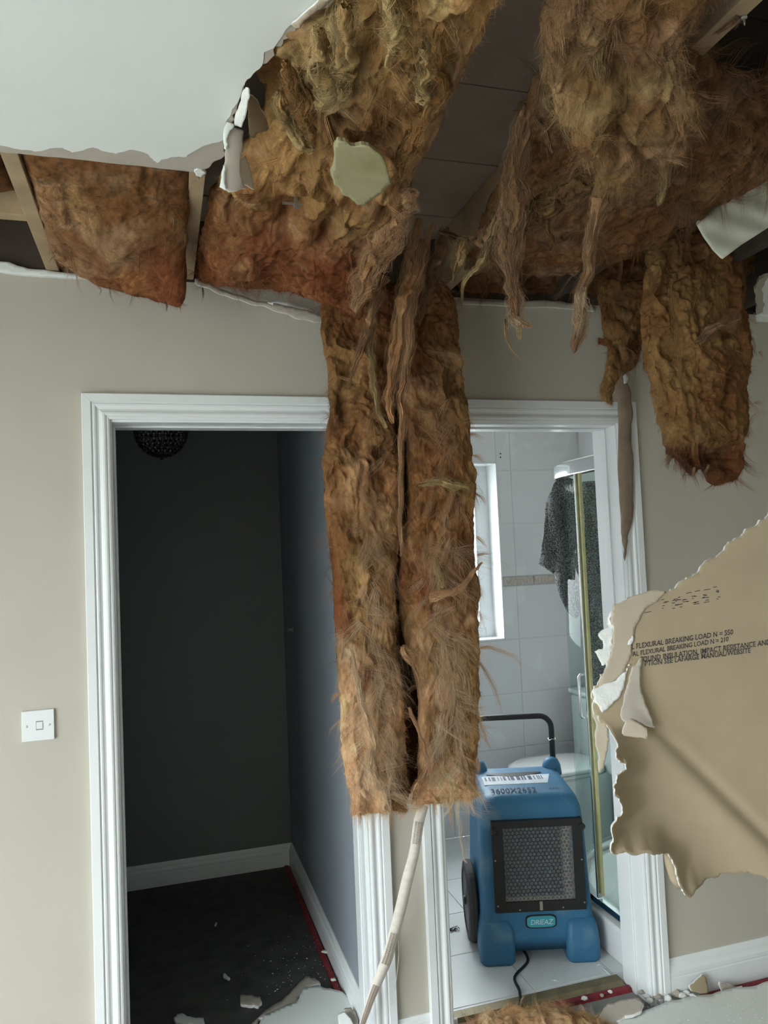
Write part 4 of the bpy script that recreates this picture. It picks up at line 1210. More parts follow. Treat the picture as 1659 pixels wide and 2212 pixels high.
sheet('painted_face', [(482, 354), (487, 362), (486, 385), (489, 409), (474, 403), (478, 375)], 3, pf(-.936, .012), (0, .0015, 0), (M['ceil'], M['gyp']), t, amp=2, seed=17)
sheet('gypsum_chip', [(532, 198), (541, 206), (534, 235), (522, 276), (512, 272), (506, 268), (516, 240), (522, 215)], 4, lambda px, py, d: PZ(px, py, 2.488 - .0006 * (px - 505)), (0, .0, .010), (M['gyp'], M['gyp']),
      label='white gypsum chip caught on edge at the ragged ceiling tear', cat='plasterboard', amp=2, seed=8)
sheet('wet_paper_scrap', [(541, 205), (556, 218), (565, 240), (577, 262), (581, 278), (572, 284), (560, 286), (548, 298), (538, 292), (536, 262), (536, 230)], 4, lambda px, py, d: PY(px, py, -.985 - .0012 * (580 - px)), (0, .0, .003), (M['kraft'], M['gyp']),
      label='wet grey paper scrap stuck to insulation beside the ceiling tear', cat='plasterboard', amp=2, seed=9)
sheet('torn_ceiling_flap', [(628, 52), (640, 46), (690, 0), (722, -4), (690, 24), (660, 44), (648, 62), (640, 62)], 5, lambda px, py, d: PZ(px, py, 2.494 - .0003 * abs(py - 30)), (0, .0, .003), (M['paper'], M['gyp']),
      label='narrow tan strip of torn paper along the ceiling tear at the top edge', cat='plasterboard', amp=2, seed=10)
# board scrap stuck to the big batt
sheet('plasterboard_scrap', [(722, 318), (733, 302), (750, 308), (766, 318), (782, 312), (797, 315), (818, 330), (832, 350), (840, 378), (847, 398), (828, 412), (806, 428), (796, 436), (780, 446), (770, 442), (750, 424), (735, 412), (719, 398), (714, 378), (722, 350)], 5,
      lambda px, py, d: PZ(px, py, 2.385 - .00012 * (py - 300)) + (CAM - PZ(px, py, 2.385)) * (.006 * math.exp(-abs((py - 345) - .45 * (px - 760)) / 7.0)), (0, .004, .009), (M['olive'], M['olive']),
      label='pale kraft-backed plasterboard scrap stuck on the underside of the large golden batt', cat='plasterboard', amp=3, seed=11)
# sheet of pale paper poking in from the right
sheet('paper_sheet', [(1502, 480), (1530, 462), (1580, 420), (1640, 380), (1700, 345), (1800, 292), (1880, 262), (1915, 330), (1830, 386), (1740, 440), (1659, 492), (1600, 530), (1560, 560), (1540, 540), (1520, 512)], 7, lambda px, py, d: PY(px, py, -.90 + .004 * math.sin((px + .8 * py) * .045) + .0025 * math.sin((px * .3 - py) * .12)), (0, .0012, 0), (M['offwhite'], M['offwhite']),
      label='creased off-white paper sheet sticking out from the right edge below the ceiling', cat='paper', amp=0)

# ---- broken edge of ceiling along the top of the wall
o = sheet('torn_edge_strip', [(425, 600), (470, 622), (540, 645), (600, 655), (650, 668), (705, 688), (712, 700), (690, 696), (650, 690), (610, 676), (570, 660), (520, 648), (460, 628), (420, 612)], 6, lambda px, py, d: PY(px, py, -.035 - .0001 * (px - 420)), (0, .006, 0), (M['paper_d'], M['gyp']),
          label='long thin torn board strip peeling off the wall top left of the batt', cat='plasterboard', amp=4, seed=21)
sheet('torn_edge_strip', [(575, 652), (600, 648), (640, 660), (690, 676), (700, 690), (660, 682), (620, 668), (590, 660)], 6, lambda px, py, d: PY(px, py, -.052), (0, .005, 0), (M['gyp'], M['gyp']),
      label='short white gypsum sliver lying over the peeling strip at the wall top', cat='plasterboard', amp=3, seed=22)
sheet('torn_edge_strip', [(-330, 524), (-150, 548), (20, 566), (60, 580), (130, 588), (250, 596), (400, 600), (400, 606), (250, 604), (120, 598), (50, 594), (0, 586), (-150, 570), (-330, 548)], 6, lambda px, py, d: PY(px, py, -.016), (0, .012, 0), (M['ceil'], M['gyp']),
      label='white broken ceiling edge left along the wall top at the far left', cat='plasterboard', amp=2, seed=23)
sheet('torn_edge_strip', [(1000, 645), (1090, 650), (1180, 648), (1240, 655), (1285, 660), (1285, 672), (1200, 664), (1100, 661), (1000, 657)], 6, lambda px, py, d: PY(px, py, -.014), (0, .010, 0), (M['paper_d'], M['gyp']),
      label='broken grey ceiling edge left along the wall top over the bathroom door', cat='plasterboard', amp=2, seed=24)

# ---- torn joint strip hanging down the right side of the bathroom door frame
sheet('torn_joint_strip', [(1333, 800), (1352, 808), (1364, 850), (1366, 880), (1364, 930), (1369, 1000), (1368, 1080), (1362, 1140), (1354, 1180), (1350, 1212), (1347, 1180), (1342, 1140), (1338, 1060), (1336, 960), (1335, 880), (1331, 840)], 5,
      lambda px, py, d: PY(px, py, -.045 + .012 * math.sin(py * .012) + .0006 * abs(px - 1350)), (0, .002, 0), (M['brownpaper'], M['brownpaper']),
      label='long brown torn paper strip hanging down the right side of the bathroom door frame', cat='paper', amp=3, seed=25)
sheet('plaster_flake', [(1347, 812), (1353, 806), (1357, 816), (1355, 826), (1349, 830)], 3, lambda px, py, d: PY(px, py, -.058), (0, .003, 0), (M['gyp'], M['gyp']), label='tiny white plaster flake stuck on top of the brown torn strip', cat='plaster', amp=1)

# ---- perforated joint tape trailing from the long batt
TP = [(915, 1740), (905, 1775), (895, 1840), (880, 1900), (866, 1960), (850, 2020), (836, 2070), (820, 2110), (804, 2150), (790, 2190), (778, 2225)]
TW = [22, 23, 22, 24, 24, 22, 24, 22, 18, 15, 12]
t = empty('joint_tape', PY(850, 2212, -.16), label='pale perforated joint tape trailing from the long batt over the white door frame', cat='tape')
L_, R_, nn_ = [], [], 80
cpx = catmull(np.array(TP, float), nn_, 0); wpx = catmull(np.array(TW, float)[:, None], nn_, 0)[:, 0]
tan = np.gradient(cpx, axis=0); tan /= np.linalg.norm(tan, axis=1, keepdims=True); nor = np.stack([-tan[:, 1], tan[:, 0]], 1)
dep = np.linspace(-.20, -.045, nn_) 
V = []
for k in range(nn_):
    for sgn in (-.5, .5):
        q = cpx[k] + nor[k] * wpx[k] * sgn; V.append(PY(q[0], q[1], dep[k] + .006 * sgn))
Q = np.array([(2 * k, 2 * k + 1, 2 * k + 3, 2 * k + 2) for k in range(nn_ - 1)])
o = mk('tape_strip', V, Q, M['tape'], t); m = o.modifiers.new('thick', 'SOLIDIFY'); m.thickness = .0008
b = MB()
for k in range(8, nn_ - 2):
    if k < 14 or 38 < k < 50 or k > 58:
        for j in range(3):
            for a_ in np.linspace(-.40, .40, 4)[:-1]:
                f = j / 3
                c0 = cpx[k] * (1 - f) + cpx[k + 1] * f; dd = dep[k] * (1 - f) + dep[k + 1] * f
                p0 = c0 + nor[k] * wpx[k] * a_; p1 = c0 + nor[k] * wpx[k] * (a_ + .2); h = tan[k] * 1.1
                b.add([PY(*p0, dd - .0022), PY(*p1, dd - .0022), PY(*(p1 + h), dd - .0022), PY(*(p0 + h), dd - .0022)], [(0, 1, 2, 3)])
b.build('perforations', M['brownpaper'], t, kind='stuff')
b = MB(); b.tube([PY(860, 2030, -.12), PY(862, 2060, -.10), PY(858, 2100, -.07), PY(853, 2140, -.05)], .0012, 6); b.build('loose_thread', M['tape'], t)

# ---- the big hanging plasterboard sheet on the right (brown back towards the room)
BP0 = np.array(PY(1450, 1500, -.90)); BN = np.array([-.30, -1.0, .06]); BN /= np.linalg.norm(BN)
t = empty('hanging_plasterboard', (1.62, -.92, .80), label='big torn plasterboard sheet hanging at the right, brown kraft back with printed text', cat='plasterboard')
outline = [(1790, 380), (1772, 600), (1758, 850), (1715, 1035), (1659, 1115), (1640, 1126), (1612, 1142), (1598, 1160), (1566, 1182), (1540, 1204), (1500, 1240), (1470, 1256), (1442, 1279), (1420, 1274), (1400, 1281), (1372, 1292), (1345, 1300), (1330, 1304), (1322, 1330), (1326, 1352), (1322, 1380),
           (1318, 1410), (1310, 1430), (1308, 1450), (1296, 1470), (1284, 1482), (1276, 1496), (1282, 1512), (1280, 1530), (1292, 1545), (1300, 1560), (1312, 1572), (1316, 1600), (1308, 1622), (1330, 1632), (1318, 1650), (1308, 1672), (1304, 1690), (1316, 1712), (1318, 1738), (1306, 1750), (1299, 1770), (1297, 1800), (1300, 1818),
           (1340, 1820), (1400, 1822), (1430, 1833), (1436, 1850), (1446, 1880), (1456, 1908), (1466, 1917), (1490, 1904), (1530, 1896), (1560, 1886), (1620, 1884), (1660, 1900), (1760, 1930), (2010, 1900), (2010, 400)]
def bpos(px, py, d):
    P = onplane(px, py, BP0, BN)
    off = 0.0
    # soft diagonal crease
    tt = (px - 1385) * .713 + (py - 1540) * .701
    s_ = -(px - 1385) * .701 + (py - 1540) * .713
    if tt > -40: off += -.010 * math.exp(-(s_ / 16.0) ** 2) * min(1, (tt + 40) / 80.0) + .012 * math.exp(-((s_ - 30) / 40.0) ** 2) * min(1, (tt + 40) / 80.0)
    # curled lower left edge
    w = 1 / (1 + math.exp(-(py - 1585) / 9.0)) * (1 / (1 + math.exp((px - 1420) / 12.0)))
    if d < 85: off += w * .085 * (1 - d / 85.0) ** 2
    # curled bottom lip
    w2 = math.exp(-((px - 1465) / 42.0) ** 2) * (1 / (1 + math.exp(-(py - 1822) / 8.0)))
    if d < 70: off += w2 * .055 * (1 - d / 70.0) ** 2
    return P + BN * off
sheet('board', outline, 6, bpos, -BN * .0095, (M['kraft'], M['gyp']), t, amp=6, it=3, seed=31)
def lpos(lift, curl=0.0, x0=1380):
    return lambda px, py, d: bpos(px, py, 200) + BN * (lift + curl * (max(0, x0 - px) / 60.0) ** 2)
# torn paper layers and bare gypsum along the left edge
sheet('torn_layer', [(1440, 1279), (1420, 1273), (1398, 1278), (1352, 1296), (1326, 1306), (1320, 1318), (1326, 1352), (1324, 1392), (1312, 1430), (1300, 1462), (1290, 1490), (1330, 1470), (1352, 1440), (1366, 1412), (1362, 1392), (1370, 1360), (1392, 1318), (1420, 1300)], 4.5, lpos(.0025), -BN * .0012, (M['paper'], M['gyp']), t, amp=4, seed=33)
sheet('bare_gypsum', [(1326, 1312), (1316, 1330), (1312, 1350), (1322, 1352), (1294, 1370), (1304, 1384), (1306, 1402), (1286, 1408), (1296, 1424), (1304, 1444), (1314, 1432), (1322, 1400), (1326, 1362)], 4, lpos(-.004), -BN * .006, (M['gyp'], M['gyp']), t, amp=3, seed=34)
sheet('bare_gypsum', [(1362, 1424), (1352, 1448), (1330, 1470), (1296, 1482), (1278, 1492), (1282, 1510), (1292, 1524), (1300, 1540), (1322, 1520), (1340, 1500), (1350, 1470)], 4, lpos(.004), -BN * .004, (M['gyp'], M['gyp']), t, amp=3, seed=35)
sheet('bare_gypsum', [(1366, 1372), (1360, 1380), (1354, 1392), (1362, 1392), (1368, 1382)], 3, lpos(.0045), -BN * .002, (M['gyp'], M['gyp']), t, amp=1, seed=36)
sheet('torn_layer', [(1384, 1418), (1376, 1430), (1362, 1440), (1350, 1480), (1340, 1520), (1334, 1546), (1340, 1556), (1362, 1552), (1382, 1562), (1408, 1570), (1400, 1545), (1388, 1520), (1384, 1500), (1378, 1480), (1380, 1450)], 4, lambda px, py, d: bpos(px, py, 200) + BN * (.008 + .018 * max(0, (py - 1420) / 130.0)), -BN * .002, (M['paper_d'], M['gyp']), t, amp=3, seed=37)
sheet('folded_tab', [(1342, 1554), (1352, 1548), (1370, 1556), (1386, 1566), (1384, 1590), (1372, 1586), (1340, 1584), (1334, 1578)], 4, lambda px, py, d: bpos(px, py, 200) + BN * .032, -BN * .004, (M['paper'], M['gyp']), t, amp=2, seed=38)
sheet('torn_layer', [(1282, 1520), (1296, 1530), (1310, 1560), (1318, 1600), (1310, 1640), (1306, 1660), (1296, 1672), (1296, 1640), (1288, 1600), (1290, 1570), (1282, 1550)], 4, lpos(-.006), -BN * .003, (M['paper'], M['gyp']), t, amp=3, seed=39)
# rolled lip at the bottom edge
b = MB(); pts = [bpos(px, py, 200) + BN * .022 for px, py in ((1434, 1838), (1440, 1858), (1450, 1888), (1462, 1908))]
b.tube(pts, [.008, .011, .012, .009], 14); b.build('rolled_lip', M['kraft'], t, smooth=True)


def text_mesh(name, s, origin, xd, yd, size, mat, parent, cuts=0, spacing=1.0, slant=0.0, bold=0.0):
    cu = bpy.data.curves.new('t', 'FONT'); cu.body = s; cu.size = 1.0; cu.space_character = spacing; cu.resolution_u = 2; cu.shear = slant; cu.offset = bold
    ob = bpy.data.objects.new('t', cu); col.objects.link(ob)
    dg = bpy.context.evaluated_depsgraph_get()
    me = bpy.data.meshes.new_from_object(ob.evaluated_get(dg))
    bm = bmesh.new(); bm.from_mesh(me)
    if cuts:
        ys = np.linspace(-.02, .74, cuts + 1)
        for y in ys[1:-1]:
            for yy in (y - .018, y + .018):
                bmesh.ops.bisect_plane(bm, geom=bm.verts[:] + bm.edges[:] + bm.faces[:], plane_co=(0, yy, 0), plane_no=(0, 1, 0))
        dele = [f for f in bm.faces if any(abs(f.calc_center_median().y - y) < .017 for y in ys[1:-1])]
        bmesh.ops.delete(bm, geom=dele, context='FACES')
    bm.verts.ensure_lookup_table(); bm.verts.index_update()
    V = np.array([v.co[:] for v in bm.verts]); Fs = [[v.index for v in f.verts] for f in bm.faces]
    bm.free(); bpy.data.objects.remove(ob); bpy.data.curves.remove(cu); bpy.data.meshes.remove(me)
    if callable(origin):
        W = np.array([origin(v[0] * size, v[1] * size) for v in V])
    else:
        W = np.array(origin) + np.outer(V[:, 0] * size, xd) + np.outer(V[:, 1] * size, yd)
    return mk(name, W, Fs, mat, parent)


# ink-jet printed lines on the kraft back (positions in picture pixels: x0, baseline y0, x1, y1)
def printline(s, x0, y0, x1, y1, h, cuts=4):
    cu = bpy.data.curves.new('t', 'FONT'); cu.body = s; ob = bpy.data.objects.new('t', cu); col.objects.link(ob)
    bpy.context.view_layer.update(); wd = ob.dimensions.x; bpy.data.objects.remove(ob); bpy.data.curves.remove(cu)
    def pos(a, c_):
        f = a / wd
        px = x0 + (x1 - x0) * f + (y1 - y0) / (x1 - x0) * c_ * h * -1 * 0; py = y0 + (y1 - y0) * f - c_ * h / .72
        return bpos(px, py, 200) + BN * .0012
    text_mesh('printed_text', s, pos, None, None, 1.0, M['ink'], t, cuts, bold=.012)
printline('AL FLEXURAL BREAKING LOAD N = 550', 1355, 1404, 1583, 1370, 11.5, 2)
printline('AL FLEXURAL BREAKING LOAD N = 210', 1366, 1418, 1573, 1385, 10.5, 2)
printline('SOUND INSULATION, IMPACT RESISTANCE AND', 1382, 1430, 1663, 1392, 11.5, 2)
printline('PTION SEE LAFARGE MANUAL/WEBSITE', 1392, 1439, 1620, 1410, 11.5, 2)
b = MB()
rr = random.Random(4)
for k, x in enumerate((1432, 1455, 1461, 1478, 1498, 1520, 1550)):
    for j in range(rr.choice([5, 6, 7])):
        px = x + rr.uniform(-5, 5); py = 1311 - (x - 1430) * .17 + rr.uniform(-16, 3); w_ = rr.uniform(3, 9)
        b.add([bpos(px, py, 200) + BN * .0012, bpos(px + w_, py - .17 * w_, 200) + BN * .0012, bpos(px + w_, py - .17 * w_ + 1.4, 200) + BN * .0012, bpos(px, py + 1.4, 200) + BN * .0012], [(0, 1, 2, 3)])
for px, py, w_ in ((1391, 1323, 16), (1482, 1281, 12), (1500, 1277, 12), (1520, 1274, 14), (1540, 1268, 8), (1498, 1305, 12), (1520, 1301, 12), (1452, 1314, 6), (1468, 1311, 6)):
    b.add([bpos(px, py, 200) + BN * .0012, bpos(px + w_, py - .17 * w_, 200) + BN * .0012, bpos(px + w_, py - .17 * w_ + 1.3, 200) + BN * .0012, bpos(px, py + 1.3, 200) + BN * .0012], [(0, 1, 2, 3)])
b.build('printed_code', M['ink'], t, kind='stuff')

# ---- light switch
p0 = PY(83, 1566); t = empty('light_switch', (p0[0], 0, p0[2] - .043), label='white square light switch on the beige wall left of the doors', cat='light switch')
x, z = p0[0], p0[2]
MB().box((x - .043, -.0085, z - .043), (x + .043, 0, z + .043)).build('plate', M['plastic'], t, bevel=.0015)
MB().prism([(x - .004, -.0083, z - .0115), (x - .004, -.0112, z), (x - .004, -.0083, z + .0115)], (.0165, 0, 0)).build('rocker', M['plastic'], t)
b = MB().box((x - .0055, -.0087, z - .0127), (x + .0137, -.0084, z + .0127)); b.build('rocker_gap', M['dusty'], t)
for s_ in (-.0302, .0302):
    MB().lathe([(.0036, 0), (.0036, .0006), (.0025, .0009)], (x + s_, -.0084, z), (0, -1, 0), 14).build('screw', M['steel'], t)
# strip of metal lying on the architrave
b = MB(); a, c_ = PY(299, 851, -.008), PY(345, 851.5, -.010); b.box((a[0], -.014, HC + .0002), (c_[0], -.004, HC + .0022)); b.build('metal_strip', M['steel'], label='thin metal strip lying on top of the left door frame', cat='metal strip')
# metal hanger clip on the big batt, screws in the joists
q = PZ(632, 440, 2.385); t = empty('metal_clip', q, label='small bent metal fixing clip caught in the large golden batt', cat='fixing')
MB().box((-.022, -.004, -.0015), (.02, .004, .0015), None, q).build('bar', M['steel'], t)
MB().box((.004, -.004, .0016), (.011, .004, .014), None, q).build('tab', M['steel'], t)
MB().box((.003, -.006, -.009), (.014, .004, -.0016), None, q).build('plate', M['steel'], t)
for px, py, lab in ((428, 376, 'plasterboard screw with a torn white crumb under the joist beside the left batt'), (1606, 37, 'steel screw in the dark joist at the top right')):
    q = PZ(px, py, HT + .0126)
    MB().lathe([(.006, 0), (.006, -.002), (.0025, -.004), (.0022, -.012), (.0008, -.016)], q, (0, .1, .99), 12).build('screw', M['steel'], label=lab, cat='screw')
q = PZ(430, 374, HT - .002)
sheet('gypsum_crumb', [(418, 368), (428, 364), (440, 370), (446, 376), (436, 384), (424, 380)], 3, lambda px, py, d: PZ(px, py, HT - .001), (0, 0, .006), (M['gyp'], M['gyp']), label='ragged gypsum crumb at the corner of the ceiling edge by the joist', cat='plaster', amp=2, seed=41)
# ---- floor scraps
def floor_sheet(name, poly, z, mats, label, cat='plasterboard', th=.010, tilt=(0, 0), amp=3, seed=1, cell=5, group=None):
    A = np.array(poly, float); m0 = A.mean(0)
    return sheet(name, poly, cell, lambda px, py, d: PZ(px, py, z + tilt[0] * (px - m0[0]) + tilt[1] * (py - m0[1])), (0, 0, -th), mats, None, amp, 2, seed, label=label, cat=cat, group=group)
WG, TG = (M['ceil'], M['gyp']), (M['paper_d'], M['gyp'])
floor_sheet('plasterboard_piece', [(500, 2270), (560, 2212), (570, 2192), (640, 2165), (648, 2148), (662, 2132), (690, 2128), (712, 2134), (742, 2144), (760, 2152), (766, 2180), (776, 2205), (786, 2270)], .026, WG, 'largest white plasterboard piece on the dark floor of the left doorway', seed=51)
floor_sheet('plasterboard_piece', [(505, 2240), (560, 2196), (610, 2160), (640, 2130), (662, 2107), (680, 2112), (697, 2126), (668, 2130), (650, 2148), (640, 2166), (600, 2180), (560, 2200), (530, 2240)], .013, TG, 'grey-brown paper-faced board slipping out from under the white piece in the left doorway', seed=52)
floor_sheet('plasterboard_chip', [(517, 2147), (540, 2149), (563, 2153), (566, 2164), (558, 2174), (540, 2172), (520, 2168)], .012, TG, 'small brown board chip with a white broken edge on the dark floor', seed=53, cell=4)
floor_sheet('plasterboard_chip', [(375, 2196), (382, 2190), (400, 2192), (420, 2198), (440, 2198), (446, 2212), (420, 2214), (395, 2212), (378, 2208)], .012, WG, 'curved white chip at the bottom edge of the dark floor', seed=54, cell=4)
floor_sheet('plasterboard_chip', [(481, 2104), (486, 2102), (497, 2112), (494, 2117), (482, 2110)], .006, WG, 'small oblong white chip on the dark floor', seed=55, cell=3, amp=1, th=.005)
floor_sheet('plasterboard_chip', [(462, 1999), (466, 1992), (469, 1993), (466, 2000)], .005, WG, 'tiny pale chip farthest back on the dark floor', seed=56, cell=2, amp=.5, th=.004)
floor_sheet('plasterboard_chip', [(694, 2055), (702, 2050), (712, 2052), (704, 2058)], .020, WG, 'leaf-shaped white chip lying on the red gripper strip', seed=57, cell=2.5, amp=.5, th=.004)
floor_sheet('plasterboard_chip', [(713, 2114), (724, 2111), (726, 2116), (716, 2118)], .018, WG, 'little white chip on the near end of the red gripper strip', seed=58, cell=2.5, amp=.5, th=.004)
for (pl, z, mt, lab, sd) in (
        ([(742, 2180), (757, 2176), (768, 2184), (774, 2200), (768, 2215), (752, 2206), (746, 2190)], .045, TG, 'crumpled tan board fragment against the foot of the middle door frame', 59),
        ([(730, 2190), (745, 2184), (754, 2196), (764, 2214), (740, 2222), (732, 2206)], .055, WG, 'curled white board fragment beside the middle door frame foot', 60),
        ([(757, 2150), (768, 2150), (770, 2176), (764, 2180), (758, 2166)], .040, (M['gyp'], M['gyp']), 'grey gypsum lump wedged at the middle door frame foot', 61)):
    floor_sheet('plasterboard_fragment', pl, z, mt, lab, seed=sd, cell=3, amp=2, tilt=(.0004, -.0006), th=.012)
floor_sheet('plasterboard_piece', [(1318, 2240), (1335, 2208), (1356, 2196), (1382, 2190), (1420, 2172), (1450, 2160), (1490, 2152), (1530, 2148), (1560, 2140), (1610, 2132), (1659, 2119), (1720, 2105), (1740, 2300), (1318, 2300)], .034, WG, 'broad white plasterboard sheet on the floor at the lower right', seed=62, cell=6)
floor_sheet('plasterboard_piece', [(1292, 2212), (1296, 2190), (1312, 2168), (1340, 2160), (1372, 2154), (1392, 2168), (1384, 2184), (1350, 2194), (1330, 2206), (1322, 2230), (1292, 2240)], .046, TG, 'crumpled grey-brown torn board paper at the foot of the right door frame', seed=63, cell=4, tilt=(0, -.0005))
# upright scraps leaning on the skirting
def lean(name, poly, y, mats, lab, sd):
    sheet(name, poly, 3.5, lambda px, py, d: PY(px, py, y - .0006 * (py - poly[0][1])), (0, .006, 0), mats, None, 1.5, 2, sd, label=lab, cat='plasterboard')
lean('plasterboard_fragment', [(1519, 2104), (1526, 2112), (1532, 2146), (1510, 2146), (1494, 2142), (1490, 2128), (1506, 2116)], -.035, (M['kraft'], M['gyp']), 'triangular brown board scrap leaning on the white skirting', 64)
lean('plasterboard_fragment', [(1553, 2122), (1575, 2126), (1592, 2134), (1606, 2130), (1600, 2140), (1570, 2150), (1560, 2144)], -.045, (M['paper_d'], M['gyp']), 'brown board scrap with a white edge right of the triangular scrap', 65)
# small rubble at the foot of the right door frame: each lump its own piece
rr = random.Random(9)
spots = [(1384, 2144, 7), (1396, 2152, 9), (1408, 2146, 8), (1420, 2153, 10), (1436, 2147, 8), (1444, 2156, 9), (1462, 2146, 11), (1474, 2150, 9), (1484, 2144, 8), (1450, 2140, 6), (1404, 2160, 8), (1376, 2160, 6), (1430, 2140, 6), (1498, 2152, 8), (1262, 2156, 7), (1300, 2150, 5), (1318, 2142, 5)]
for k, (px, py, sz) in enumerate(spots):
    q = PZ(px, py, .03 if px > 1370 else .016)
    s_ = sz / 560.0
    bm = bmesh.new(); bmesh.ops.create_icosphere(bm, subdivisions=1, radius=s_)
    for v in bm.verts: v.co = Vector((v.co.x * rr.uniform(.7, 1.3), v.co.y * rr.uniform(.7, 1.2), v.co.z * rr.uniform(.4, .8)))
    V = np.array([v.co[:] for v in bm.verts]); bm.verts.index_update(); Fs = [[v.index for v in f.verts] for f in bm.faces]; bm.free()
    V = V + q; V[:, 2] = np.maximum(V[:, 2], .001)
    mk('plaster_rubble', V, Fs, M['gyp'] if k % 3 else M['paper_d'], label='small broken plaster lump among the rubble around the bathroom doorway', cat='rubble', group='plaster rubble lumps')
# fine crumbs: uncountable
V, Fs = [], []
def crumb(x, y, z, s_):
    b0 = len(V); a = rr.uniform(0, 3.1)
    for k in range(4):
        th = a + k * math.pi / 2; r_ = s_ * rr.uniform(.5, 1.2) * (1.6 if k % 2 else .7)
        V.append((x + r_ * math.cos(th), y + r_ * math.sin(th), z + .0006))
    V.append((x, y, z + s_ * .7))
    for k in range(4): Fs.append((b0 + k, b0 + (k + 1) % 4, b0 + 4))
for _ in range(170):
    q = PZ(rr.gauss(680, 70), rr.gauss(2110, 60), .0)
    if q[0] < .80 and .16 < q[1] < 1.6: crumb(q[0], q[1], .0, rr.uniform(.0012, .0035))
for _ in range(60):
    y = rr.uniform(.35, 1.5); crumb(.806 + rr.uniform(-.012, .010), y, .0085, rr.uniform(.001, .0022))
for _ in range(200):
    q = PZ(rr.gauss(1220, 90), rr.gauss(2120, 35), .0)
    if 1.10 < q[0] < 1.80 and .17 < q[1] < .9: crumb(q[0], q[1], .001, rr.uniform(.001, .003))
for _ in range(160):
    q = PZ(rr.uniform(1380, 1659), rr.uniform(2150, 2212), .034); crumb(q[0], q[1], .0345, rr.uniform(.001, .0028))
mk('plaster_crumbs', V, Fs, M['gyp'], label='fine white plaster crumbs scattered over the floors', cat='crumbs', kind='stuff')
# long white slivers on the bathroom tiles
for (a, c_, lab) in (((1298, 2088), (1330, 2118), 'long thin white splinter on the bathroom tiles near the door'), ((1190, 2117), (1208, 2120), 'short white splinter on the bathroom tiles in front of the blue machine'), ((1288, 2086), (1298, 2084), 'small white splinter under the right foot of the blue machine')):
    q0, q1 = PZ(*a, .002), PZ(*c_, .002); d = (q1 - q0) / np.linalg.norm(q1 - q0); n_ = np.array([-d[1], d[0], 0]) * .0025
    MB().add([q0 - n_ * .5, q0 + n_ * .5, q1 + n_, q1 - n_ * .3, (q0 + q1) / 2 + np.array([0, 0, .004])], [(0, 1, 4), (1, 2, 4), (2, 3, 4), (3, 0, 4), (3, 2, 1, 0)]).build('splinter', M['gyp'], label=lab, cat='splinter')
# carpet gripper strips and threshold
def strip(name, p, q, w, h, mat, lab, cat, z=0.0):
    p = np.array(p, float); q = np.array(q, float); d = (q - p) / np.linalg.norm(q - p); n_ = np.array([-d[1], d[0], 0]) * w / 2
    prof = [p - n_, p + n_, q + n_, q - n_]; top = [v + np.array([0, 0, h]) for v in (p - n_ * .6, p + n_ * .9, q + n_ * .9, q - n_ * .6)]
    MB().add(prof + top, [(3, 2, 1, 0), (4, 5, 6, 7), (0, 1, 5, 4), (1, 2, 6, 5), (2, 3, 7, 6), (3, 0, 4, 7)]).build(name, mat, label=lab, cat=cat)
strip('gripper_strip', (.806, .17, 0), (.806, 1.675, 0), .026, .008, M['red'], 'red carpet gripper strip along the skirting of the dark left room', 'gripper')
strip('gripper_strip', (1.10, .098, 0), (1.815, .098, 0), .030, .012, M['red'], 'red carpet gripper strip across the bathroom doorway', 'gripper')
strip('gripper_strip', (2.02, -.036, 0), (3.2, -.036, 0), .028, .009, M['red'], 'red carpet gripper strip along the white skirting at the right', 'gripper')
strip('threshold_bar', (1.10, .160, 0), (1.815, .160, 0), .055, .012, M['brass'], 'dirty brass threshold bar across the bathroom doorway', 'threshold')
# white pipe end at the bathroom doorway
b = MB(); b.tube([PZ(930, 2212, .03), PZ(988, 2206, .03)], .011, 14); b.build('white_pipe', M['plastic'], label='short white pipe lying by the fluffy lump in the bathroom doorway', cat='pipe')

# ================================================================== BATHROOM AND STORE CONTENTS
DO = np.array([1.597, .3625, .0]); DU = np.array([.961, -.276, 0]); DV = np.array([.276, .961, 0]); DZ = np.array([0, 0, 1.0])
def dw(x, y, z): return DO + DU * x + DV * y + DZ * z
def rrect(hx, y0, y1, r, n=6):
    pts = []
    for (cx, cy, a0) in ((hx - r, y1 - r, 0), (-hx + r, y1 - r, 90), (-hx + r, y0 + r, 180), (hx - r, y0 + r, 270)):
        for k in range(n + 1):
            a = math.radians(a0 + 90 * k / n); pts.append((cx + r * math.cos(a), cy + r * math.sin(a)))
    return pts
deh = empty('dehumidifier', dw(0, .23, 0), label='blue portable dehumidifier with black grille on the bathroom floor', cat='dehumidifier')
rings = [(.045, .226, .022, .46, .03), (.10, .226, .020, .46, .035), (.16, .222, .022, .46, .035), (.30, .215, .025, .46, .035), (.50, .208, .030, .455, .035), (.585, .198, .034, .45, .035), (.612, .190, .045, .445, .04), (.630, .178, .062, .43, .045), (.636, .150, .09, .40, .045)]
V, n = [], 28
for (z, hx, y0, y1, r) in rings:
    for (x, y) in rrect(hx, y0, y1, r): V.append(dw(x, y, z + (.02 * (y - y0) if z > .6 else 0)))
Fs = []
for i in range(len(rings) - 1):
    for k in range(n): Fs.append((i * n + k, i * n + (k + 1) % n, (i + 1) * n + (k + 1) % n, (i + 1) * n + k))
Fs.append(tuple(range(n))[::-1]); Fs.append(tuple((len(rings) - 1) * n + k for k in range(n)))
body = MB().add(V, Fs).build('body', M['blue'], deh, smooth=True)
body.modifiers.new('wn', 'WEIGHTED_NORMAL')
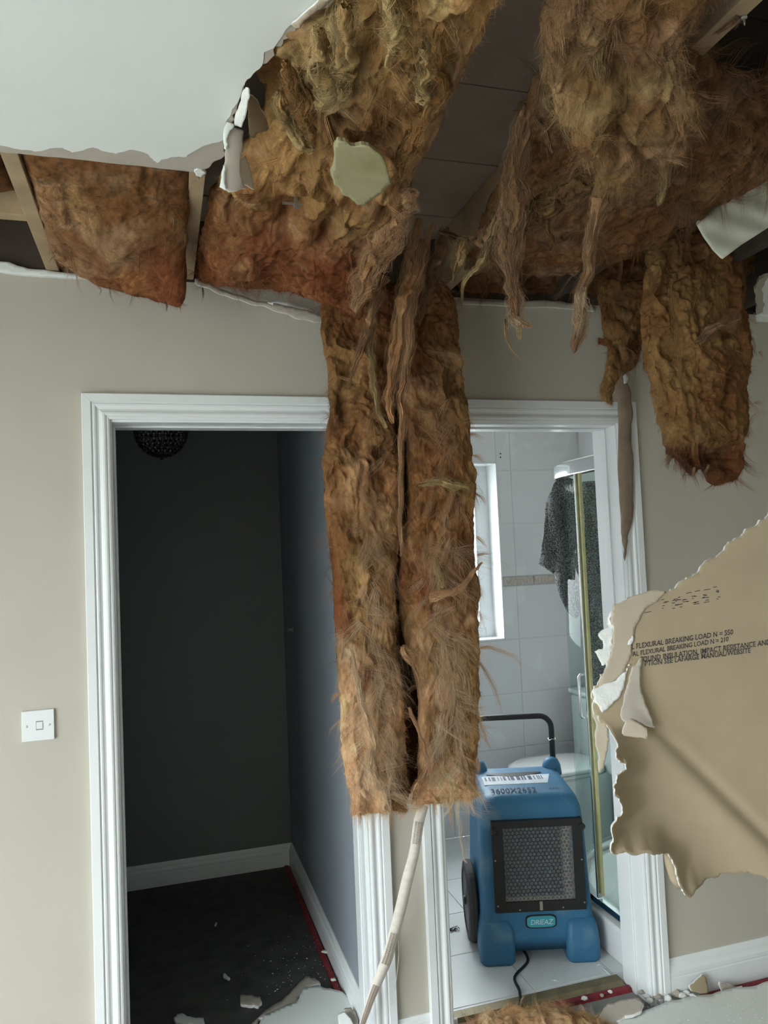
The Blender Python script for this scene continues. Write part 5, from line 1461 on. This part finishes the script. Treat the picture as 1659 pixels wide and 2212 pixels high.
# front feet: tapered bulges
for (x0, x1) in ((-.236, -.098), (.104, .236)):
    V = []
    lv = [(0.0, .010, 0), (.012, 0, -.004), (.075, 0, -.006), (.135, .006, .0), (.160, .014, .018), (.172, .03, .045)]
    for (z, ins, yf) in lv:
        for (x, y) in rrect((x1 - x0) / 2 - ins, yf, .12, .022): V.append(dw((x0 + x1) / 2 + x, y, z))
    Fs = []
    for i in range(len(lv) - 1):
        for k in range(n): Fs.append((i * n + k, i * n + (k + 1) % n, (i + 1) * n + (k + 1) % n, (i + 1) * n + k))
    Fs.append(tuple(range(n))[::-1]); Fs.append(tuple((len(lv) - 1) * n + k for k in range(n)))
    MB().add(V, Fs).build('foot', M['blue'], deh, smooth=True)
# wheel arch bulge on the left, wheels
for s_ in (-1, 1):
    ax = dw(-.228 if s_ < 0 else .188, .235, .155)
    w = MB().lathe([(.06, 0), (.150, 0), (.156, .006), (.157, .022), (.150, .034), (.128, .038), (.122, .030), (.06, .030)], ax, DU * s_, 40).build('wheel', M['rubber'], deh, smooth=False)
    MB().lathe([(.118, .022), (.122, .031), (.10, .034), (.05, .030), (.02, .036), (.018, .044), (.0, .045)], ax, DU * s_, 32).build('hub', M['black'], w)
# recessed front panel: black frame, hex mesh, filter
YP = .010
def fp(x, z, y=YP): return dw(x, y, z)
fx0, fx1, fz0, fz1 = -.168, .190, .198, .549
gx0, gx1, gz0, gz1 = -.126, .150, .238, .522
fr = MB()
y1 = .045
for (a, c_, d_, e_) in ((fx0, fx1, gz1, fz1), (fx0, fx1, fz0, gz0), (fx0, gx0, gz0, gz1), (gx1, fx1, gz0, gz1)):
    V = [fp(a, d_), fp(c_, d_), fp(c_, e_), fp(a, e_), fp(a, d_, y1), fp(c_, d_, y1), fp(c_, e_, y1), fp(a, e_, y1)]
    fr.add(V, [(0, 1, 2, 3), (0, 4, 5, 1), (1, 5, 6, 2), (2, 6, 7, 3), (3, 7, 4, 0)])
pan = fr.build('grille_frame', M['black'], deh)
MB().add([fp(gx0, gz0, .0165), fp(gx1, gz0, .0165), fp(gx1, gz1, .0165), fp(gx0, gz1, .0165)], [(0, 1, 2, 3)]).add([fp(gx0, gz0, .018), fp(gx1, gz0, .018), fp(gx1, gz1, .018), fp(gx0, gz1, .018)], [(3, 2, 1, 0)]).build('filter', M['filter'], deh)
hx = MB(); s_ = .0094; dx = s_ * math.sqrt(3) ; dz_ = s_ * 1.5
nr = int((gz1 - gz0) / dz_); nc = int((gx1 - gx0) / dx)
dust = MB()
for r_ in range(nr):
    for c_ in range(nc):
        cx = gx0 + dx * (c_ + .5 + .5 * (r_ % 2)); cz = gz0 + dz_ * (r_ + .7)
        if cx > gx1 - s_ * .8: continue
        ring = []
        for rad in (.78, 1.0):
            for k in range(6):
                a = math.radians(30 + 60 * k); ring.append(fp(cx + s_ * rad * math.cos(a), cz + s_ * rad * math.sin(a), .0135))
        tgt = dust if (c_ >= nc - 2 or r_ < 1) else hx
        tgt.add(ring, [(k, (k + 1) % 6, 6 + (k + 1) % 6, 6 + k) for k in range(6)])
hx.build('grille_mesh', M['mesh'], deh, kind='stuff'); dust.build('dusty_grille_rim', M['dusty'], deh, kind='stuff')
for (x, z) in ((fx0 + .006, fz1 - .035), (fx1 - .002, fz1 - .030)):
    MB().lathe([(.013, 0), (.013, .008), (.009, .012), (.004, .0125)], fp(x, z), -DV, 18).build('knob', M['black'], deh)
for (x, z) in ((-.160, .40), (-.158, .225), (-.072, .207), (.098, .210), (.183, .225), (.181, .39)):
    MB().lathe([(.0035, 0), (.003, .002)], fp(x, z), -DV, 10).build('rivet', M['steel'], deh)
MB().box((-.006, -.002, 0), (.006, .003, .034), np.stack([DU, DV, DZ], 1), fp(.012, .203)).build('grille_tab', M['dusty'], deh)
# badge
bz, bxm = .155, .010
def oval(hw, hh, y, npt=28, p=5):
    return [fp(bxm + hw * math.copysign(abs(math.cos(a)) ** (2 / p), math.cos(a)), bz + hh * (1 - .12 * (math.cos(a)) ** 2) * math.copysign(abs(math.sin(a)) ** (2 / p), math.sin(a)), y) for a in [2 * math.pi * k / npt for k in range(npt)]]
MB().prism(oval(.062, .0265, .0195), DV * .02).build('badge_rim', M['black'], deh)
MB().prism(oval(.056, .0215, .0172), DV * .02).build('badge', M['badge'], deh)
text_mesh('badge_text', 'DRIEAZ', fp(bxm - .044, bz - .0105, .0165), DU, DZ, .0275, M['badgetext'], deh, spacing=.92, slant=.2)
# top: worn label, handwriting, painted recess shade, handle socket and handle
TT = .6385
def tp(x, y, dz=0.0): return dw(x, y, .6368 + .02 * (y - .09) + dz)
MB().prism([tp(-.165, .19, -.004), tp(.10, .19, -.004), tp(.13, .30, -.004), tp(-.165, .30, -.004)], (0, 0, .0046)).build('label', M['label'], deh)
b = MB(); x = -.155
rr = random.Random(3)
while x < .09:
    w_ = rr.choice([.004, .007, .011, .015])
    b.add([tp(x, .235, .0012), tp(x + w_, .235, .0012), tp(x + w_, .285, .0012), tp(x, .285, .0012)], [(0, 1, 2, 3)]); x += w_ + rr.choice([.004, .006, .010])
b.build('label_print', M['labelink'], deh)
sl = [tp(-.14 + .24 * k / 14, .32 - .035 * math.sin(math.pi * k / 14), .0012) for k in range(15)] + [tp(.10 - .24 * k / 14, .335, .0012) for k in range(15)]
MB().prism(sl, (0, 0, .0004)).build('hand_recess_shade', M['black'], deh)  # flat black crescent painting the shade of a recess that is not modelled
def fs(x, z, d=0.0): return dw(x, .036 - d, z)
text_mesh('handwriting', '3600X2652', lambda a, c_: tp(-.155 + a, .085 + c_ * 1.9, .0016), None, None, .040, M['ink'], deh, slant=.15)
text_mesh('handwriting', '6792', lambda a, c_: tp(.09 + a, .10 + c_ * 1.6, .0016), None, None, .019, M['ink'], deh)
MB().lathe([(.045, -.02), (.040, .02), (.028, .045), (.012, .052)], dw(.165, .41, .63), (0, 0, 1), 18).build('handle_socket', M['blue'], deh, smooth=True)
MB().lathe([(.045, -.02), (.040, .02), (.028, .045), (.012, .052)], dw(-.165, .41, .63), (0, 0, 1), 18).build('handle_socket', M['blue'], deh, smooth=True)
hp = [dw(.18, .44, .50), dw(.18, .44, .80)] + [dw(.18 - .055 + .055 * math.cos(a), .44, .805 + .055 * math.sin(a)) for a in [math.radians(15 * k) for k in range(1, 7)]]
hp += [dw(-x_ + 0, y_, z_) for (x_, y_, z_) in []]
lp = [dw(-.18 + .055 - .055 * math.cos(a), .44, .805 + .055 * math.sin(a)) for a in [math.radians(15 * k) for k in range(6, 0, -1)]] + [dw(-.18, .44, .80), dw(-.18, .44, .50)]
MB().tube(hp + lp, .0125, 14).build('handle', M['black'], deh, smooth=True)
MB().tube([dw(.18 + .016 * math.cos(a), .44 + .016 * math.sin(a), .755 + .003 * math.sin(3 * a)) for a in np.linspace(0, 6.5, 24)], .0015, 5).build('wire_tie', M['steel'], deh)
# mains cable
pts = catmull(np.array([dw(-.06, .10, .02), dw(-.05, .02, .006), PZ(1112, 2110, .006), PZ(1122, 2140, .010), PZ(1124, 2165, .019), PZ(1126, 2195, .019), PZ(1132, 2240, .008)]), 40, 0)
MB().tube(pts, .0055, 8).build('cable', M['cable'], label='black cable running from under the blue machine to the doorway', cat='cable')
# dark fibre tuft left of the wheel
b = MB()
rr = random.Random(5)
for k in range(14):
    q = PZ(974 + rr.uniform(-9, 14), 2010 + rr.uniform(-3, 3), .004); b.tube([q, q + np.array([rr.uniform(-.02, .02), rr.uniform(-.01, .01), rr.uniform(.0, .012)]), q + np.array([rr.uniform(-.03, .03), rr.uniform(-.01, .01), .0])], .0012, 5)
b.build('fluff', M['mesh'], label='little dark scrap of fluff on the bathroom tiles left of the wheel', cat='fluff')

# ---- toilet on the right-hand wall
TX, TY = 2.22, 1.40
tl = empty('toilet', (2.35, TY, 0), label='white toilet with closed lid behind the blue machine', cat='toilet')
def egg(z, x0, x1, hw, nn=36):
    """egg-shaped ring, rounded nose towards -x"""
    pts = []
    for k in range(nn):
        a = 2 * math.pi * k / nn
        c, s = math.cos(a), math.sin(a)
        xm = x0 + hw * 1.15
        if c < 0: px_, py_ = xm + (xm - x0) * c, hw * s
        else: px_, py_ = xm + (x1 - xm) * (abs(c) ** .55) * 1, hw * math.copysign(abs(s) ** .75, s)
        pts.append((px_, TY + py_, z))
    return pts
def loft(lv, name, mat, parent):
    V = [p_ for r_ in lv for p_ in r_]; nn = len(lv[0]); Fs = []
    for i in range(len(lv) - 1):
        for k in range(nn): Fs.append((i * nn + k, i * nn + (k + 1) % nn, (i + 1) * nn + (k + 1) % nn, (i + 1) * nn + k))
    Fs.append(tuple(range(nn))[::-1]); Fs.append(tuple((len(lv) - 1) * nn + k for k in range(nn)))
    return MB().add(V, Fs).build(name, mat, parent, smooth=True)
loft([egg(0, 2.16, 2.60, .105), egg(.02, 2.16, 2.60, .105), egg(.10, 2.18, 2.58, .095), egg(.22, 2.12, 2.58, .11), egg(.32, 2.04, 2.58, .155), egg(.37, 2.01, 2.58, .172), egg(.393, 2.005, 2.58, .175), egg(.395, 2.02, 2.57, .165)], 'bowl', M['ceramic'], tl)
loft([egg(.397, 2.003, 2.52, .180), egg(.400, 1.995, 2.52, .186), egg(.412, 1.995, 2.52, .186), egg(.415, 2.003, 2.52, .18)], 'seat', M['ceramic'], tl)
loft([egg(.418, 2.0, 2.52, .184), egg(.421, 1.992, 2.52, .189), egg(.430, 1.992, 2.52, .189), egg(.438, 2.02, 2.51, .172), egg(.4405, 2.08, 2.48, .13)], 'lid', M['ceramic'], tl)
MB().box((2.49, TY - .21, .38), (2.675, TY + .21, .76)).build('cistern', M['ceramic'], tl, bevel=.02, seg=3)
MB().box((2.48, TY - .22, .762), (2.68, TY + .22, .79)).build('cistern_lid', M['ceramic'], tl, bevel=.01)
MB().lathe([(.022, 0), (.022, .008), (.018, .010)], (2.58, TY, .79), (0, 0, 1), 18).build('flush_button', M['chrome'], tl)

# ---- quadrant shower
SCX, SCY, SR = 2.470, .45, .55
def spath(off, n=28, y_start=.16, x_end=2.68):
    r = SR + off
    P = [(SCX - r, y_start), (SCX - r, SCY - .1)]
    for k in range(n + 1):
        a = math.radians(180 - 90 * k / n); P.append((SCX + r * math.cos(a), SCY + r * math.sin(a)))
    P += [(SCX + .1, SCY + r), (x_end, SCY + r)]
    return P
sh = empty('shower_enclosure', (2.3, .55, 0), label='curved glass shower enclosure with chrome rails inside the bathroom', cat='shower')
def wallstrip(name, off0, off1, z0, z1, mat, bev=0):
    A = spath(off0); B = spath(off1); n_ = len(A); V = []
    for (p, z) in ((A, z0), (B, z0), (B, z1), (A, z1)): V += [(x, y, z) for x, y in p]
    Fs = []
    for i in range(n_ - 1):
        for a in range(4): Fs.append((a * n_ + i, a * n_ + i + 1, ((a + 1) % 4) * n_ + i + 1, ((a + 1) % 4) * n_ + i))
    Fs += [(0, n_, 2 * n_, 3 * n_), (n_ - 1, 4 * n_ - 1, 3 * n_ - 1, 2 * n_ - 1)]
    return MB().add(V, Fs).build(name, mat, sh, smooth=True, bevel=bev)
tr = [(x, y, 0) for x, y in spath(.045)] + [(2.68, .16, 0)]
MB().prism(tr, (0, 0, .135)).build('tray', M['ceramic'], sh, bevel=.012, seg=3)
wallstrip('bottom_rail', -.018, .022, .137, .172, M['chrome'], .004)
wallstrip('top_rail', -.018, .028, 1.925, 1.99, M['chrome'], .008)
wallstrip('glass', -.003, .003, .172, 1.945, M['glass'])
def sbar(phi, off, w, d, z0, z1):
    a = math.radians(phi); c = np.array([SCX + (SR + off) * math.cos(a), SCY + (SR + off) * math.sin(a), 0]); n_ = np.array([math.cos(a), math.sin(a), 0]); t_ = np.array([-n_[1], n_[0], 0])
    return MB().add([c + t_ * sx * w / 2 + n_ * sy * d / 2 + np.array([0, 0, z]) for z in (z0, z1) for sx, sy in ((-1, -1), (1, -1), (1, 1), (-1, 1))], [(0, 3, 2, 1), (4, 5, 6, 7), (0, 1, 5, 4), (1, 2, 6, 5), (2, 3, 7, 6), (3, 0, 4, 7)])
def pjx(p):
    q = np.array(p) - CAM; z = q @ FW; return W_ / 2 + F_ * (q @ RT) / z
def phi_for(px, z=1.9):
    best = min(((abs(pjx((SCX + (SR + .01) * math.cos(math.radians(f)), SCY + (SR + .01) * math.sin(math.radians(f)), z)) - px), f) for f in np.arange(152, 200, .25)))
    return best[1]
ph1 = phi_for(1245); ph2 = ph1 + 1.6
def vbar(phi, off, w, d, z0, z1): return sbar(phi, off, w, d, z0, z1)
vbar(ph1, .010, .010, .022, .175, 1.945).build('door_profile', M['chrome'], sh, bevel=.002)
vbar(ph1 + 1.9, .006, .009, .012, .19, 1.945).build('door_seal', M['seal'], sh)
vbar(ph1 + 1.2, .004, .006, .010, .19, 1.945).build('door_seal', M['glass'], sh)
a = math.radians(ph1 - 1.5); nh = np.array([math.cos(a), math.sin(a), 0]); ch = np.array([SCX + SR * math.cos(a), SCY + SR * math.sin(a), 0])
z0h, z1h = 0.905, 1.085
hpts = [ch + DZ * z0h, ch + nh * .034 + DZ * z0h, ch + nh * .042 + DZ * (z0h + .010), ch + nh * .042 + DZ * (z1h - .010), ch + nh * .034 + DZ * z1h, ch + DZ * z1h]
MB().tube(hpts, .0065, 12).build('door_handle', M['chrome'], sh, smooth=True)

# ---- grey patterned garment over the top rail
gm = empty('garment', (2.02, .72, 1.40), label='grey speckled garment hanging over the shower top rail', cat='clothing')
go = [(1196, 1046), (1206, 1034), (1216, 1030), (1238, 1034), (1252, 1060), (1254, 1150), (1256, 1250), (1257, 1318), (1246, 1336), (1232, 1328), (1218, 1306), (1206, 1276), (1200, 1255), (1200, 1243), (1182, 1230), (1164, 1218), (1168, 1200), (1174, 1160), (1178, 1110), (1182, 1080)]
def gpos(px, py, d):
    f = .016 * math.sin((px - .10 * (py - 1030)) * .21) + .010 * math.sin((px + .25 * py) * .11 + 1) 
    f += .020 * (1 - min(d, 12) / 12.0) 
    return PY(px, py, .70 + f * min(1.0, (py - 1020) / 60.0))
sheet('outer_fall', go, 4, gpos, (0.004, .012, 0), (M['cloth'], M['cloth']), gm, amp=1.5, seed=71)
gi = [(1258, 1040), (1300, 1040), (1312, 1100), (1316, 1300), (1318, 1560), (1306, 1640), (1290, 1600), (1278, 1520), (1270, 1400), (1264, 1200)]
sheet('inner_fall', gi, 5, lambda px, py, d: PY(px, py, .78 + .014 * math.sin((px - .2 * py) * .2)), (0, .008, 0), (M['cloth'], M['cloth']), gm, amp=1.5, seed=72)
top = [PY(1203, 1036, .705), PY(1222, 1026, .74), PY(1250, 1026, .80), PY(1280, 1032, .80)]

# ---- ceramic bits on the wall and floor of the store
q = PX(633, 1360, .84); t = empty('wall_hook', q - DZ * .012, label='small round metal fitting on the dark wall of the left room', cat='fitting')
MB().lathe([(.013, 0), (.013, .003), (.006, .006), (.005, .016)], (.84, q[1], q[2]), (-1, 0, 0), 18).build('rose', M['steel'], t)
MB().lathe([(.004, .016), (.010, .018), (.011, .025), (.006, .030)], (.84, q[1], q[2]), (-1, 0, 0), 16).build('knob', M['steel'], t)
# pendant: dome of beads below a ring
pc = np.array([.23, 1.0, 2.20]); pr = .113
t = empty('pendant_light', pc - DZ * .12, label='dark beaded glass pendant light hanging in the left room', cat='lamp')
b = MB()
for k in range(12):
    a = 2 * math.pi * k / 12
    b.tube([pc + np.array([pr * math.cos(e) * math.cos(a), pr * math.cos(e) * math.sin(a), -.115 * math.sin(e)]) for e in np.linspace(-.6, math.pi / 2, 12)], .0022, 5)
for e in (-.4, 0, .4, .8, 1.15):
    b.tube([pc + np.array([pr * math.cos(e) * math.cos(a), pr * math.cos(e) * math.sin(a), -.115 * math.sin(e)]) for a in np.linspace(0, 2 * math.pi, 33)], .002, 5)
b.build('wire_cage', M['black'], t)
b = MB()
for i, e in enumerate(np.linspace(-.5, 1.4, 11)):
    nb = max(3, int(28 * math.cos(e)))
    for k in range(nb):
        a = 2 * math.pi * (k + .5 * (i % 2)) / nb
        c = pc + np.array([pr * .96 * math.cos(e) * math.cos(a), pr * .96 * math.cos(e) * math.sin(a), -.112 * math.sin(e)])
        b.lathe([(.001, -.009), (.0075, -.004), (.0075, .004), (.001, .009)], c, (math.cos(e) * math.cos(a) * .3, math.cos(e) * math.sin(a) * .3, 1), 6)
b.build('beads', M['bead'], t, kind='stuff')
MB().tube([pc + DZ * .06, (pc[0], pc[1], 2.47)], .003, 8).build('flex', M['black'], t)
MB().lathe([(.05, 0), (.05, -.015), (.02, -.03)], (pc[0], pc[1], 2.5), (0, 0, 1), 20).build('ceiling_rose', M['white'], t)
MB().lathe([(.012, 0), (.008, -.012), (.002, -.018)], pc - DZ * .112, (0, 0, 1), 12).build('finial', M['black'], t)
